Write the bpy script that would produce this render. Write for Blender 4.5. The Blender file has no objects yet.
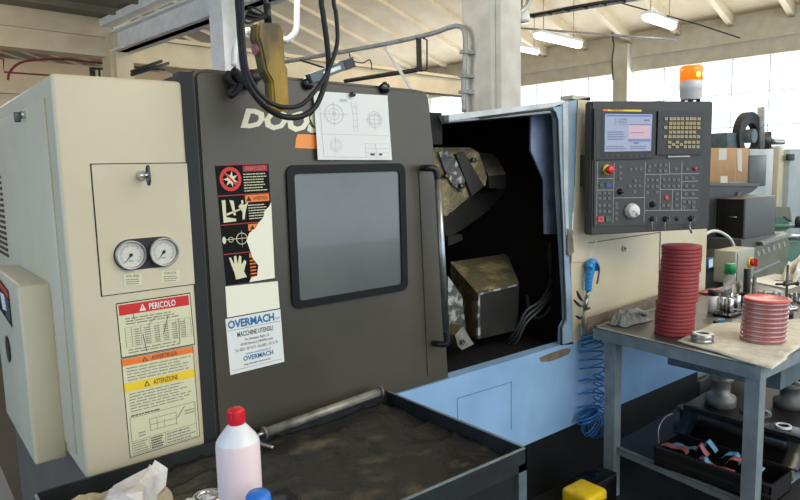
import bpy, bmesh, math, random
from mathutils import Vector, Matrix
random.seed(7)
S = bpy.context.scene
C = S.collection
# ------------------------------------------------------------------ camera
YAW, PIT, ROL, FPX, CAMZ = math.radians(38.478), math.radians(7.047), math.radians(1.480), 645.4, 1.6
fw = Vector((math.sin(YAW)*math.cos(PIT), math.cos(YAW)*math.cos(PIT), -math.sin(PIT)))
r0 = Vector((math.cos(YAW), -math.sin(YAW), 0)); d0 = fw.cross(r0)
RV = r0*math.cos(ROL)+d0*math.sin(ROL); DV = -r0*math.sin(ROL)+d0*math.cos(ROL)
O = Vector((0, 0, CAMZ))
cd = bpy.data.cameras.new('camera'); cam = bpy.data.objects.new('camera', cd); C.objects.link(cam)
cd.sensor_width = 36; cd.lens = FPX*36/800; cd.clip_start = 0.05; cd.clip_end = 200
cam.matrix_world = Matrix.Translation(O) @ Matrix((( RV.x, -DV.x, -fw.x), (RV.y, -DV.y, -fw.y), (RV.z, -DV.z, -fw.z))).to_4x4()
S.camera = cam
# ------------------------------------------------------------------ world and light
S.view_settings.view_transform = 'Standard'; S.view_settings.look = 'None'; S.view_settings.gamma = 1
S.view_settings.use_curve_mapping = False
S.view_settings.exposure = 0.0
w = bpy.data.worlds.new('sky'); S.world = w; w.use_nodes = True
bg = w.node_tree.nodes['Background']; bg.inputs[0].default_value = (0.74, 0.87, 1.0, 1); bg.inputs[1].default_value = 2.2
def area(name, loc, target, sx, sy, power, col):
    l = bpy.data.lights.new(name, 'AREA'); l.shape = 'RECTANGLE'; l.size = sx; l.size_y = sy; l.energy = power; l.color = col
    o = bpy.data.objects.new(name, l); C.objects.link(o); o.location = loc
    o.rotation_euler = (Vector(target)-Vector(loc)).to_track_quat('-Z', 'Y').to_euler(); return o
area('ceiling_lamp_light', (2.9, -2.0, 3.9), (1.9, 1.9, 1.2), 4.2, 1.2, 88, (1.0, 0.83, 0.62))
area('left_window_light', (-4.5, 3.0, 2.6), (0.4, 2.4, 1.2), 3.0, 3.0, 95, (0.12, 0.44, 1.0))
area('window_ceiling_fill', (22.4, 14.7, 3.0), (10, 13.0, 7.5), 26.0, 3.0, 1900, (0.95, 0.97, 1.0))  # added panel just outside the glass, tilted up to brighten the ceiling
for k, (lx, ly, lz) in enumerate(((7, 3, 4.8), (9, 9, 5.6), (12, 5, 5.4), (6, 14, 6.2), (10, 17, 7.2), (2.2, 4.2, 3.1), (0.2, 8.4, 3.1))):  # unseen fill points added to brighten roof and mezzanine, no lamps hang there
    l = bpy.data.lights.new('hall_fill_light', 'POINT'); l.energy = 230 if k < 5 else (60, 45)[k-5]; l.color = (1.0, .87, .68); l.shadow_soft_size = .3
    o = bpy.data.objects.new('hall_fill_light', l); C.objects.link(o); o.location = (lx, ly, lz)
# ------------------------------------------------------------------ geometry helpers
AX = {'x': 0, 'y': 1, 'z': 2}
def ray(px, py): return fw + RV*((px-400)/FPX) + DV*((py-250)/FPX)
def P(px, py, ax, v):
    d = ray(px, py); a = AX[ax]; return O + d*((v-O[a])/d[a])
def PN(px, py, p0, n):
    d = ray(px, py); return O + d*((Vector(p0)-O).dot(n)/d.dot(n))
BU = Vector((.99317, .11667, 0)); BV = Vector((-.11667, .99317, 0))     # axes of the hall
def B(u, v, z): return BU*u + BV*v + Vector((0, 0, z))
def lin(c):
    return tuple((x/12.92 if x <= .04045 else ((x+.055)/1.055)**2.4) for x in [k/255 for k in c]) + (1,)
MATS = {}
def mat(name, rgb, rough=.5, metal=0, rgb2=None, scale=8, bump=0, bscale=40, detail=4, emit=None, trans=0, coat=0, alpha=1, stretch=None, contrast=(.35, .7), spec=.5, ior=None):
    m = bpy.data.materials.new(name); m.use_nodes = True; nt = m.node_tree; b = nt.nodes['Principled BSDF']
    b.inputs['Base Color'].default_value = lin(rgb); b.inputs['Roughness'].default_value = rough; b.inputs['Metallic'].default_value = metal
    b.inputs['Specular IOR Level'].default_value = spec
    if trans: b.inputs['Transmission Weight'].default_value = trans
    if ior: b.inputs['IOR'].default_value = ior
    if coat: b.inputs['Coat Weight'].default_value = coat
    if alpha < 1: b.inputs['Alpha'].default_value = alpha
    if emit: b.inputs['Emission Color'].default_value = lin(rgb); b.inputs['Emission Strength'].default_value = emit
    if rgb2 or bump:
        tc = nt.nodes.new('ShaderNodeTexCoord'); mp = nt.nodes.new('ShaderNodeMapping'); nt.links.new(tc.outputs['Object'], mp.inputs[0])
        if stretch: mp.inputs['Scale'].default_value = stretch
    if rgb2:
        n = nt.nodes.new('ShaderNodeTexNoise'); n.inputs['Scale'].default_value = scale; n.inputs['Detail'].default_value = detail
        nt.links.new(mp.outputs[0], n.inputs['Vector'])
        r = nt.nodes.new('ShaderNodeValToRGB'); r.color_ramp.elements[0].color = lin(rgb); r.color_ramp.elements[1].color = lin(rgb2)
        r.color_ramp.elements[0].position = contrast[0]; r.color_ramp.elements[1].position = contrast[1]
        nt.links.new(n.outputs['Fac'], r.inputs[0]); nt.links.new(r.outputs[0], b.inputs['Base Color'])
        if emit: nt.links.new(r.outputs[0], b.inputs['Emission Color'])
    if bump:
        n2 = nt.nodes.new('ShaderNodeTexNoise'); n2.inputs['Scale'].default_value = bscale; n2.inputs['Detail'].default_value = 3
        nt.links.new(mp.outputs[0], n2.inputs['Vector'])
        bp = nt.nodes.new('ShaderNodeBump'); bp.inputs['Strength'].default_value = bump; bp.inputs['Distance'].default_value = .02
        nt.links.new(n2.outputs['Fac'], bp.inputs['Height']); nt.links.new(bp.outputs[0], b.inputs['Normal'])
    MATS[name] = m; return m
class MB:
    """collects shapes in world coordinates; each shape may carry its own material"""
    def __init__(s): s.v = []; s.f = []; s.m = []; s.sm = []
    def add(s, vs, fs, m, smooth=False):
        k = len(s.v); s.v += [Vector(a) for a in vs]
        for f in fs: s.f.append([k+i for i in f]); s.m.append(m); s.sm.append(smooth)
        return s
    def box(s, a, b, m, R=None, ctr=None):
        x0, y0, z0 = a; x1, y1, z1 = b
        vs = [Vector((x, y, z)) for x in (x0, x1) for y in (y0, y1) for z in (z0, z1)]
        if R is not None:
            c = Vector(ctr) if ctr is not None else (Vector(a)+Vector(b))/2
            vs = [c + R @ (p-c) for p in vs]
        return s.add(vs, [(0,1,3,2),(4,6,7,5),(0,4,5,1),(2,3,7,6),(0,2,6,4),(1,5,7,3)], m)
    def rbox(s, a, b, m, r=.01, seg=2, fn=None):
        """bevelled box"""
        bm = bmesh.new(); bmesh.ops.create_cube(bm, size=1)
        a = Vector(a); b = Vector(b)
        for v in bm.verts: v.co = Vector(((a[i]+b[i])/2 + v.co[i]*(b[i]-a[i]) for i in range(3)))
        bmesh.ops.bevel(bm, geom=list(bm.edges), offset=r, segments=seg, affect='EDGES', profile=.5)
        s.frombm(bm, m, fn, True); return s
    def frombm(s, bm, m, fn=None, smooth=False):
        bm.verts.index_update(); vs = [v.co.copy() for v in bm.verts]
        if fn: vs = [fn(v) for v in vs]
        s.add(vs, [[v.index for v in f.verts] for f in bm.faces], m, smooth); bm.free()
    def poly(s, pts, m): return s.add(pts, [list(range(len(pts)))], m)
    def prism(s, pts, d, m, m2=None):
        """polygon extruded by vector d"""
        n = len(pts); d = Vector(d); vs = [Vector(p) for p in pts]+[Vector(p)+d for p in pts]
        s.add(vs, [list(range(n))[::-1], list(range(n, 2*n))], m)
        k = len(s.v)-2*n
        for i in range(n):
            j = (i+1) % n; s.f.append([k+i, k+j, k+n+j, k+n+i]); s.m.append(m2 or m); s.sm.append(False)
        return s
    def ring(s, outer, inner, d, m):
        n = len(outer); d = Vector(d); vs = [Vector(p) for p in outer]+[Vector(p) for p in inner]
        vs += [p+d for p in vs]; fs = []
        for i in range(n):
            j = (i+1) % n
            fs += [(i, j, n+j, n+i), (2*n+i, 3*n+i, 3*n+j, 2*n+j), (i, 2*n+i, 2*n+j, j), (n+i, n+j, 3*n+j, 3*n+i)]
        return s.add(vs, fs, m)
    def lathe(s, prof, o, m, axis=(0, 0, 1), n=24, closed=False, smooth=True):
        """prof: list of (r, h)"""
        ax = Vector(axis).normalized(); t = Vector((1, 0, 0)) if abs(ax.x) < .9 else Vector((0, 1, 0))
        e1 = (t-ax*t.dot(ax)).normalized(); e2 = ax.cross(e1); o = Vector(o); vs = []; fs = []
        for r, h in prof:
            for i in range(n):
                a = 2*math.pi*i/n; vs.append(o+ax*h+(e1*math.cos(a)+e2*math.sin(a))*r)
        for k in range(len(prof)-1):
            for i in range(n):
                j = (i+1) % n; fs.append((k*n+i, k*n+j, (k+1)*n+j, (k+1)*n+i))
        s.add(vs, fs, m, smooth)
        if not closed:
            k = len(s.v)-len(vs)
            if prof[0][0] > 1e-6: s.f.append([k+i for i in range(n)][::-1]); s.m.append(m); s.sm.append(False)
            if prof[-1][0] > 1e-6: s.f.append([k+(len(prof)-1)*n+i for i in range(n)]); s.m.append(m); s.sm.append(False)
        return s
    def cyl(s, a, b, r, m, r2=None, n=20, smooth=True):
        a = Vector(a); b = Vector(b); L = (b-a).length
        return s.lathe([(r, 0), (r if r2 is None else r2, L)], a, m, (b-a), n, smooth=smooth)
    def tube(s, pts, r, m, n=8, smooth=True, cap=True, curve=True, res=6):
        pts = [Vector(p) for p in pts]
        if curve and len(pts) > 2:
            q = []; ex = [pts[0]*2-pts[1]]+pts+[pts[-1]*2-pts[-2]]
            for i in range(1, len(ex)-2):
                for k in range(res):
                    t = k/res; p0, p1, p2, p3 = ex[i-1:i+3]
                    q.append(.5*((2*p1)+(p2-p0)*t+(2*p0-5*p1+4*p2-p3)*t*t+(3*p1-p0-3*p2+p3)*t**3))
            pts = q+[pts[-1]]
        vs = []; fs = []; T = [(pts[min(i+1, len(pts)-1)]-pts[max(i-1, 0)]).normalized() for i in range(len(pts))]
        nrm = T[0].orthogonal().normalized()
        for i, p in enumerate(pts):
            nrm = (nrm-T[i]*nrm.dot(T[i])).normalized(); bi = T[i].cross(nrm)
            rr = r(i/(len(pts)-1)) if callable(r) else r
            for k in range(n):
                a = 2*math.pi*k/n; vs.append(p+(nrm*math.cos(a)+bi*math.sin(a))*rr)
        for i in range(len(pts)-1):
            for k in range(n):
                j = (k+1) % n; fs.append((i*n+k, i*n+j, (i+1)*n+j, (i+1)*n+k))
        if cap: fs += [tuple(range(n))[::-1], tuple((len(pts)-1)*n+k for k in range(n))]
        return s.add(vs, fs, m, smooth)
    def grid(s, fn, nu, nv, m, smooth=True, thick=None):
        vs = [Vector(fn(i/nu, j/nv)) for j in range(nv+1) for i in range(nu+1)]
        fs = [(j*(nu+1)+i, j*(nu+1)+i+1, (j+1)*(nu+1)+i+1, (j+1)*(nu+1)+i) for j in range(nv) for i in range(nu)]
        s.add(vs, fs, m, smooth)
        if thick is not None:
            t = Vector(thick); s.add([v+t for v in vs], [f[::-1] for f in fs], m, smooth)
            n = (nu+1)*(nv+1); k = len(s.v)-2*n
            bd = [(i, i+1) for i in range(nu)]+[(nv*(nu+1)+i+1, nv*(nu+1)+i) for i in range(nu)]
            bd += [((j+1)*(nu+1), j*(nu+1)) for j in range(nv)]+[(j*(nu+1)+nu, (j+1)*(nu+1)+nu) for j in range(nv)]
            for a, b in bd: s.f.append([k+b, k+a, k+n+a, k+n+b]); s.m.append(m); s.sm.append(False)
        return s
    def text(s, txt, fn, m, bold=.0):
        """text outline mapped by fn(u,v) with u,v in 0..1 of its bounding box"""
        cu = bpy.data.curves.new('t', 'FONT'); cu.body = txt; cu.size = 1; cu.offset = bold; cu.resolution_u = 2
        to = bpy.data.objects.new('t', cu); C.objects.link(to); bpy.context.view_layer.update()
        me = bpy.data.meshes.new_from_object(to.evaluated_get(bpy.context.evaluated_depsgraph_get()))
        if len(me.vertices):
            xs = [v.co.x for v in me.vertices]; ys = [v.co.y for v in me.vertices]
            x0, x1, y0, y1 = min(xs), max(xs), min(ys), max(ys)
            s.add([fn((v.co.x-x0)/(x1-x0), (v.co.y-y0)/(y1-y0)) for v in me.vertices], [list(p.vertices) for p in me.polygons], m)
        bpy.data.objects.remove(to); bpy.data.curves.remove(cu); bpy.data.meshes.remove(me)
        return s
def wloc(o):
    L = Vector((0, 0, 0))
    while o: L += o.location; o = o.parent
    return L
def obj(name, mb, parent=None, label=None, cat=None, group=None, kind=None, org=None, fixn=True):
    me = bpy.data.meshes.new(name)
    base = wloc(parent) if parent else Vector(org) if org is not None else Vector(((min(v.x for v in mb.v)+max(v.x for v in mb.v))/2, (min(v.y for v in mb.v)+max(v.y for v in mb.v))/2, min(v.z for v in mb.v)))
    me.from_pydata([tuple(v-base) for v in mb.v], [], mb.f)
    names = []
    for m in mb.m:
        if m not in names: names.append(m)
    for n in names: me.materials.append(MATS[n])
    for p, m, sm in zip(me.polygons, mb.m, mb.sm): p.material_index = names.index(m); p.use_smooth = sm
    if fixn:
        bm = bmesh.new(); bm.from_mesh(me); bmesh.ops.recalc_face_normals(bm, faces=bm.faces); bm.to_mesh(me); bm.free()
    me.update(); o = bpy.data.objects.new(name, me); C.objects.link(o)
    if parent: o.parent = parent
    else: o.location = base
    return tag(o, label, cat, group, kind)
def tag(o, label=None, cat=None, group=None, kind=None):
    for k, v in (('label', label), ('category', cat), ('group', group), ('kind', kind)):
        if v: o[k] = v
    return o
def thing(name, loc, label, cat, group=None):
    o = bpy.data.objects.new(name, None); o.location = Vector(loc); o.empty_display_size = .05; C.objects.link(o)
    return tag(o, label, cat, group)
def quad(c4, nrm, gap=.0007):
    """four corners TL TR BR BL -> f(s,t,layer); t runs down"""
    a, b, c, d = [Vector(p) for p in c4]; nrm = Vector(nrm)
    return lambda s_, t_, L=0: (a*(1-s_)+b*s_)*(1-t_)+(d*(1-s_)+c*s_)*t_+nrm*(gap*(L+1))
def qrect(mb, q, s0, t0, s1, t1, m, L=1): mb.poly([q(s0, t0, L), q(s1, t0, L), q(s1, t1, L), q(s0, t1, L)], m)
def qpoly(mb, q, pts, m, L=1): mb.poly([q(a, b, L) for a, b in pts], m)
def qtext(mb, q, txt, s0, t0, s1, t1, m, L=2, bold=0): mb.text(txt, lambda u, v: q(s0+(s1-s0)*u, t1+(t0-t1)*v, L), m, bold)
def qring(mb, q, cs, ct, rs, rt, m, L=2, w_=.15, n=20):
    for i in range(n):
        a, b = 2*math.pi*i/n, 2*math.pi*(i+1)/n
        qpoly(mb, q, [(cs+rs*math.cos(a), ct+rt*math.sin(a)), (cs+rs*math.cos(b), ct+rt*math.sin(b)), (cs+rs*(1-w_)*math.cos(b), ct+rt*(1-w_)*math.sin(b)), (cs+rs*(1-w_)*math.cos(a), ct+rt*(1-w_)*math.sin(a))], m, L)
def qdisc(mb, q, cs, ct, rs, rt, m, L=2, n=20): qpoly(mb, q, [(cs+rs*math.cos(2*math.pi*i/n), ct+rt*math.sin(2*math.pi*i/n)) for i in range(n)], m, L)
def qlines(mb, q, s0, t0, s1, t1, n, m, L=1, fill=.45, jit=.25):
    """rows of small print drawn as broken dashes"""
    h = (t1-t0)/n
    for i in range(n):
        s = s0; e = s1-random.random()*jit*(s1-s0)
        while s < e:
            wd = random.uniform(.03, .09)*(s1-s0)*2; qrect(mb, q, s, t0+h*i+h*(1-fill)/2, min(s+wd, e), t0+h*i+h*(1+fill)/2, m, L); s += wd+.02*(s1-s0)
def rrect(x0, z0, x1, z1, r, n=5):
    pts = []
    for cx, cz, a0 in ((x1-r, z1-r, 0), (x0+r, z1-r, 90), (x0+r, z0+r, 180), (x1-r, z0+r, 270)):
        for k in range(n+1):
            a = math.radians(a0+90*k/n); pts.append((cx+r*math.cos(a), cz+r*math.sin(a)))
    return pts
# ------------------------------------------------------------------ materials
mat('cream', (208, 198, 170), .38, rgb2=(200, 189, 158), scale=3, spec=.4)
mat('cream_worn', (204, 198, 182), .5, rgb2=(188, 180, 160), scale=9)
mat('door_grey', (73, 69, 60), .36, rgb2=(87, 81, 69), scale=2.2, spec=.5, metal=.25)
mat('edge_grey', (48, 49, 50), .5, spec=.3)
mat('blue_panel', (150, 188, 226), .45, rgb2=(136, 174, 212), scale=5)
mat('blue_frame', (150, 176, 196), .4, rgb2=(130, 156, 178), scale=9)
mat('white_frame', (205, 212, 212), .4, rgb2=(180, 186, 182), scale=11)
mat('splash_blue', (142, 160, 190), .5, rgb2=(122, 140, 170), scale=14)
mat('hose_black', (58, 60, 62), .35)
mat('floor_window_lit', (128, 132, 134), .3, rgb2=(112, 116, 118), scale=2)
mat('black_base', (15, 16, 16), .5, rgb2=(27, 28, 27), scale=6)
mat('black', (16, 16, 17), .45)
mat('black_rubber', (14, 14, 15), .6)
mat('black_gloss', (12, 12, 13), .2)
mat('under_grey', (100, 96, 90), .35, rgb2=(80, 76, 70), scale=4)
mat('frame_black', (14, 15, 15), .5, spec=.25)
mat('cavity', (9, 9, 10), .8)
mat('cast_dirty', (112, 102, 76), .55, metal=.2, rgb2=(172, 156, 112), scale=9, bump=.6, bscale=60, contrast=(.5, .66), detail=8)
mat('cast_flake', (88, 88, 84), .5, metal=.3, rgb2=(176, 176, 168), scale=16, bump=.5, contrast=(.5, .56))
mat('cast_dark', (46, 44, 42), .42, metal=.35, rgb2=(58, 55, 50), scale=8)
mat('steel', (176, 178, 178), .3, metal=.9, rgb2=(140, 140, 136), scale=20)
mat('steel_dark', (90, 90, 88), .4, metal=.8)
mat('steel_worn', (160, 157, 146), .4, metal=.35, rgb2=(112, 108, 98), scale=18)
mat('chrome', (210, 212, 214), .12, metal=1)
mat('paint_grey', (132, 144, 148), .5, rgb2=(110, 120, 122), scale=12)
mat('paint_blue_grey', (86, 104, 112), .5, rgb2=(66, 78, 82), scale=14)
mat('rim_dark', (22, 26, 28), .5, rgb2=(32, 38, 40), scale=18)
mat('bench_mat', (47, 46, 41), .32, rgb2=(100, 93, 74), scale=9, bump=.6, bscale=16, contrast=(.55, .78), detail=8)  # tan second tone puts wrinkle highlights into the mat colour
mat('table_top', (64, 62, 58), .34, rgb2=(88, 84, 78), scale=5, metal=.2)
mat('paper', (226, 228, 224), .7)
mat('paper_cream', (216, 212, 176), .6)
mat('paper_line', (186, 190, 190), .8)
mat('ink', (70, 74, 70), .7)
mat('ink_black', (22, 22, 22), .6)
mat('ink_soft', (138, 138, 122), .7)
mat('red', (205, 34, 28), .4)
mat('red_dull', (160, 40, 40), .5)
mat('pinkish', (214, 110, 112), .5)
mat('orange', (238, 122, 34), .45)
mat('orange_logo', (246, 150, 60), .4)
mat('yellow', (240, 204, 40), .45)
mat('logo_cream', (232, 228, 200), .4)
mat('over_blue', (28, 110, 156), .5)
mat('over_green', (40, 140, 110), .5)
mat('sticker_black', (13, 12, 12), .6, spec=.15)
mat('torn_white', (236, 234, 212), .6)
mat('gauge_face', (206, 204, 190), .4)
mat('glass_fog', (92, 97, 92), .2, rgb2=(76, 80, 76), scale=3, spec=.8, coat=.4)
mat('console', (52, 50, 47), .45)
mat('console_dark', (38, 37, 35), .42)
mat('console_plate', (58, 58, 56), .45)
mat('line_white', (170, 172, 168), .5)
mat('key_tan', (176, 158, 114), .5)
mat('key_grey', (106, 106, 102), .5)
mat('screen', (150, 158, 182), .25, emit=.22, spec=.3)
mat('screen_blue', (96, 114, 170), .2, emit=.25)
mat('screen_pink', (188, 156, 168), .2, emit=.25)
mat('screen_ink', (86, 96, 130), .3, emit=.15)
mat('btn_red', (205, 38, 52), .3, coat=.3)
mat('btn_green', (34, 110, 72), .3)
mat('btn_blue', (44, 78, 160), .3)
mat('btn_yellow', (226, 206, 40), .35)
mat('white_plastic', (214, 216, 212), .35)
mat('grey_plastic', (164, 166, 160), .4)
mat('amber', (255, 120, 20), .25, emit=.9)
mat('amber_core', (255, 200, 70), .3, emit=3.2)
mat('hose_blue', (44, 118, 190), .3, coat=.3)
mat('gun_blue', (28, 136, 206), .35)
mat('pendant_yellow', (186, 148, 34), .55, rgb2=(78, 62, 26), scale=11, bump=.2, contrast=(.30, .62), detail=8, stretch=(1, 1, .45))
mat('concrete', (196, 192, 180), .8, rgb2=(214, 210, 198), scale=5, bump=.15)
mat('steel_white', (226, 230, 232), .5, rgb2=(208, 212, 210), scale=6)
mat('beam_cream', (214, 200, 170), .7, rgb2=(200, 184, 152), scale=3)
mat('wall_cream', (206, 190, 166), .8, rgb2=(196, 176, 152), scale=1.5)
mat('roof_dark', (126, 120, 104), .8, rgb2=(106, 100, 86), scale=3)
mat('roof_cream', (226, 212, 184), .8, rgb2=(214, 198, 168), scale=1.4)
mat('galvanised', (168, 172, 170), .5, metal=.2, rgb2=(140, 143, 140), scale=14)
mat('pipe_red', (112, 36, 38), .5)
mat('floor', (52, 51, 49), .5, rgb2=(38, 37, 35), scale=3, bump=.1)
mat('lamp_glow', (255, 250, 235), .4, emit=4)
mat('wall_beam', (212, 208, 192), .8, rgb2=(200, 194, 176), scale=3)
mat('mullion', (190, 196, 196), .5)
mat('cardboard', (186, 146, 100), .75, rgb2=(174, 134, 90), scale=6)
mat('tape', (206, 196, 176), .4)
mat('machine_dark', (58, 60, 58), .45, rgb2=(48, 50, 48), scale=7)
mat('machine_mid', (92, 92, 90), .5)
mat('machine_olive', (124, 124, 104), .5, rgb2=(108, 108, 88), scale=8)
mat('machine_light', (186, 194, 190), .5, rgb2=(172, 180, 176), scale=4)
mat('machine_green', (84, 128, 108), .5)
mat('elec_box', (164, 166, 154), .5)
mat('disc_red', (150, 56, 58), .6, rgb2=(134, 46, 50), scale=30)
mat('disc_lid', (206, 92, 84), .4)
mat('disc_clear', (176, 118, 116), .18, rgb2=(200, 160, 156), scale=30, coat=.4)
mat('glove', (158, 160, 156), .85, rgb2=(120, 122, 120), scale=24, bump=.4)
mat('cloth', (222, 222, 210), .85, rgb2=(200, 196, 176), scale=20, bump=.25)
mat('rag', (240, 238, 234), .85, rgb2=(198, 190, 178), scale=14, bump=.3)
mat('rag_tan', (196, 184, 156), .85, rgb2=(176, 162, 130), scale=14, bump=.3)
mat('glass', (235, 240, 240), .06, trans=.85, ior=1.3)
mat('bottle', (244, 226, 224), .35, rgb2=(246, 204, 208), scale=1.2, contrast=(.4, .62))
mat('bottle_white', (226, 228, 230), .3)
mat('cap_red', (216, 22, 44), .35)
mat('cap_blue', (36, 116, 206), .35)
mat('cap_green', (16, 130, 70), .35)
mat('yellow_plastic', (238, 200, 16), .4, rgb2=(210, 168, 20), scale=20, contrast=(.5, .7))
mat('strip_red', (158, 92, 96), .4)
mat('strip_blue', (90, 150, 180), .35)
mat('bare_patch', (128, 114, 98), .7, rgb2=(104, 92, 80), scale=30)
mat('window_glass', (250, 252, 255), .05, alpha=.06)
# ------------------------------------------------------------------ the hall
def struct(name, mb, parent=None): return obj(name, mb, parent, kind='structure', org=(0, 0, 0))
def bbox(mb, u0, v0, z0, u1, v1, z1, m):
    mb.add([B(u, v, z) for u in (u0, u1) for v in (v0, v1) for z in (z0, z1)], [(0,1,3,2),(4,6,7,5),(0,4,5,1),(2,3,7,6),(0,2,6,4),(1,5,7,3)], m); return mb
UW = 23.6
mb = MB(); bbox(mb, -8, -9, -.1, UW+.3, 48, 0, 'floor'); struct('floor', mb)
mb = MB(); mb.box((-4, .5, 0), (.37, 9, .006), 'floor_window_lit'); struct('floor_1', mb)  # window light on the left floor, painted as a paler sheet
# window wall on the right: sill wall, lintel beam, piers, mullions
mb = MB(); bbox(mb, UW, -9, 0, UW+.3, 48, 1.7, 'wall_beam')
bbox(mb, UW, -9, 5.0, UW+.3, 48, 5.5, 'wall_beam'); bbox(mb, UW-.12, -9, 5.5, UW+.3, 48, 5.62, 'wall_beam'); bbox(mb, UW-.06, -9, 5.62, UW+.3, 48, 6.0, 'wall_beam')
bbox(mb, UW+.05, -9, 6.0, UW+.3, 48, 6.4, 'wall_beam'); struct('wall_right', mb)
for v in (-6.5, 1.6, 11.35, 21.5, 31.5, 41):
    mb = MB(); bbox(mb, UW-.35, v-.25, 0, UW+.3, v+.3, 6.0, 'wall_beam'); struct('trim_1', mb)
wn = 1
for v0, v1 in ((-6.2, 1.3), (1.9, 11.05), (11.7, 21.2), (21.8, 31.2), (31.8, 40.7)):
    mb = MB(); n = round((v1-v0)/1.15)
    for i in range(n+1):
        v = v0+(v1-v0)*i/n; bbox(mb, UW+.08, v-.014, 1.7, UW+.13, v+.014, 5, 'mullion')
    for z in (1.72, 2.75, 3.85, 4.97): bbox(mb, UW+.08, v0, z-.013, UW+.13, v1, z+.013, 'mullion')
    f = struct('window_%d' % wn, mb)
    g = MB(); bbox(g, UW+.10, v0, 1.7, UW+.105, v1, 5, 'window_glass'); obj('glass_pane', g, f, kind=None); wn += 1
# sloping roof of precast ribs that falls towards the window wall
RS, ZR = .28, 6.05
def zr(u): return ZR+RS*(UW-u)
mb = MB()
vs = [B(UW+.4, -9, ZR-.11), B(UW+.4, 48, ZR-.11), B(8.5, 48, zr(8.5)), B(8.5, -9, zr(8.5))]
mb.prism([v+Vector((0, 0, .35)) for v in vs], (0, 0, .15), 'roof_cream')
vs = [B(8.5, -9, zr(8.5)+.35), B(8.5, 48, zr(8.5)+.35), B(-8, 48, zr(8.5)-1.4), B(-8, -9, zr(8.5)-1.4)]
mb.prism(vs, (0, 0, .15), 'roof_cream')
struct('ceiling', mb)
for i in range(-4, 24):
    v = 7.68+1.77*i
    rd = 0 if v < 15 else .2
    mb = MB(); mb.add([B(u, v+dv, zr(u)+dz) for u in (UW, 8.5) for dv in (-.09, .09) for dz in (rd, .36)], [(0,1,3,2),(4,6,7,5),(0,4,5,1),(2,3,7,6),(0,2,6,4),(1,5,7,3)], 'roof_cream')
    mb.add([B(u, v+dv, zz+dz) for u, zz in ((8.5, zr(8.5)), (-8, zr(8.5)-1.75)) for dv in (-.09, .09) for dz in (rd, .36)], [(0,1,3,2),(4,6,7,5),(0,4,5,1),(2,3,7,6),(0,2,6,4),(1,5,7,3)], 'roof_cream')
    struct('trim_2', mb)
mb = MB(); bbox(mb, -8, 48, 0, UW, 48.3, 12, 'wall_cream'); struct('wall_back', mb)
mb = MB(); bbox(mb, -8.3, -9, 0, -8, 1, 9, 'wall_cream'); bbox(mb, -8.3, 9, 0, -8, 48, 9, 'wall_cream'); bbox(mb, -8.3, 1, 4.5, -8, 9, 9, 'wall_cream'); struct('wall_left', mb)
# mezzanine at the far left: dark plank underside, cream edge beam, steel edge beam
mb = MB()
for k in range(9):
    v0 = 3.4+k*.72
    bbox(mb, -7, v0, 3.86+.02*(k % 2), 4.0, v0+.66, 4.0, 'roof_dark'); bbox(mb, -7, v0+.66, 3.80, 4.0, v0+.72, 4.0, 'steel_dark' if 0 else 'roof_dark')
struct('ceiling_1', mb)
mb = MB(); bbox(mb, -7, 9.75, 3.34, 4.05, 10.05, 3.60, 'beam_cream'); bbox(mb, -7, 9.70, 3.60, 4.05, 10.05, 3.9, 'beam_cream'); bbox(mb, 4.3, 9.8, 3.3, 14, 10.1, 3.72, 'beam_cream'); bbox(mb, 4.3, 9.74, 3.66, 14, 9.8, 3.72, 'beam_cream')
struct('trim_3', mb)
mb = MB(); bbox(mb, 4.0, 3.0, 3.40, 4.12, 9.75, 3.66, 'steel_white'); bbox(mb, 3.92, 3.0, 3.40, 4.22, 9.75, 3.43, 'steel_white'); bbox(mb, 3.92, 3.0, 3.66, 4.22, 9.75, 3.69, 'steel_white')
bbox(mb, 3.80, 3.0, 3.74, 3.98, 9.75, 3.84, 'steel_white'); struct('trim_4', mb)
mb = MB(); bbox(mb, -7, 11.2, 0, 6.5, 11.4, 3.42, 'wall_cream'); bbox(mb, -7, 11.12, 2.9, 4.6, 11.2, 3.02, 'wall_cream'); struct('wall_1', mb)
# columns
def column(u0, v0, u1, v1, top, m, lab, name='column'):
    mb = MB(); d = .06
    pts = [(u0+d, v0), (u1-d, v0), (u1-d, v0+d), (u1, v0+d), (u1, v1-d), (u1-d, v1-d), (u1-d, v1), (u0+d, v1), (u0+d, v1-d), (u0, v1-d), (u0, v0+d), (u0+d, v0+d)]
    mb.prism([B(a, b, 0) for a, b in pts], (0, 0, top), m); return obj(name, mb, None, lab, 'column')
a = P(492, 90, 'y', 4.15); cu, cv = a.dot(BU), a.dot(BV)
column(cu-.21, cv-.21, cu+.21, cv+.21, 9.5, 'concrete', 'broad pale concrete column rising behind the open side of the lathe')
a = P(118, 62, 'y', 10.2); cu2, cv2 = a.dot(BU), a.dot(BV)
column(cu2-.17, cv2-.2, cu2+.17, cv2+.2, 3.9, 'beam_cream', 'short cream column under the mezzanine corner at far left')
a = P(228, 40, 'y', 6.6); cu3, cv3 = a.dot(BU), a.dot(BV)
mb = MB(); bbox(mb, cu3-.13, cv3-.13, 0, cu3-.11, cv3+.13, 8, 'steel_white'); bbox(mb, cu3+.11, cv3-.13, 0, cu3+.13, cv3+.13, 8, 'steel_white'); bbox(mb, cu3-.11, cv3-.01, 0, cu3+.11, cv3+.01, 8, 'steel_white')
obj('steel_column', mb, None, 'white steel column standing behind the yellow crane pendant', 'column')
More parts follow.
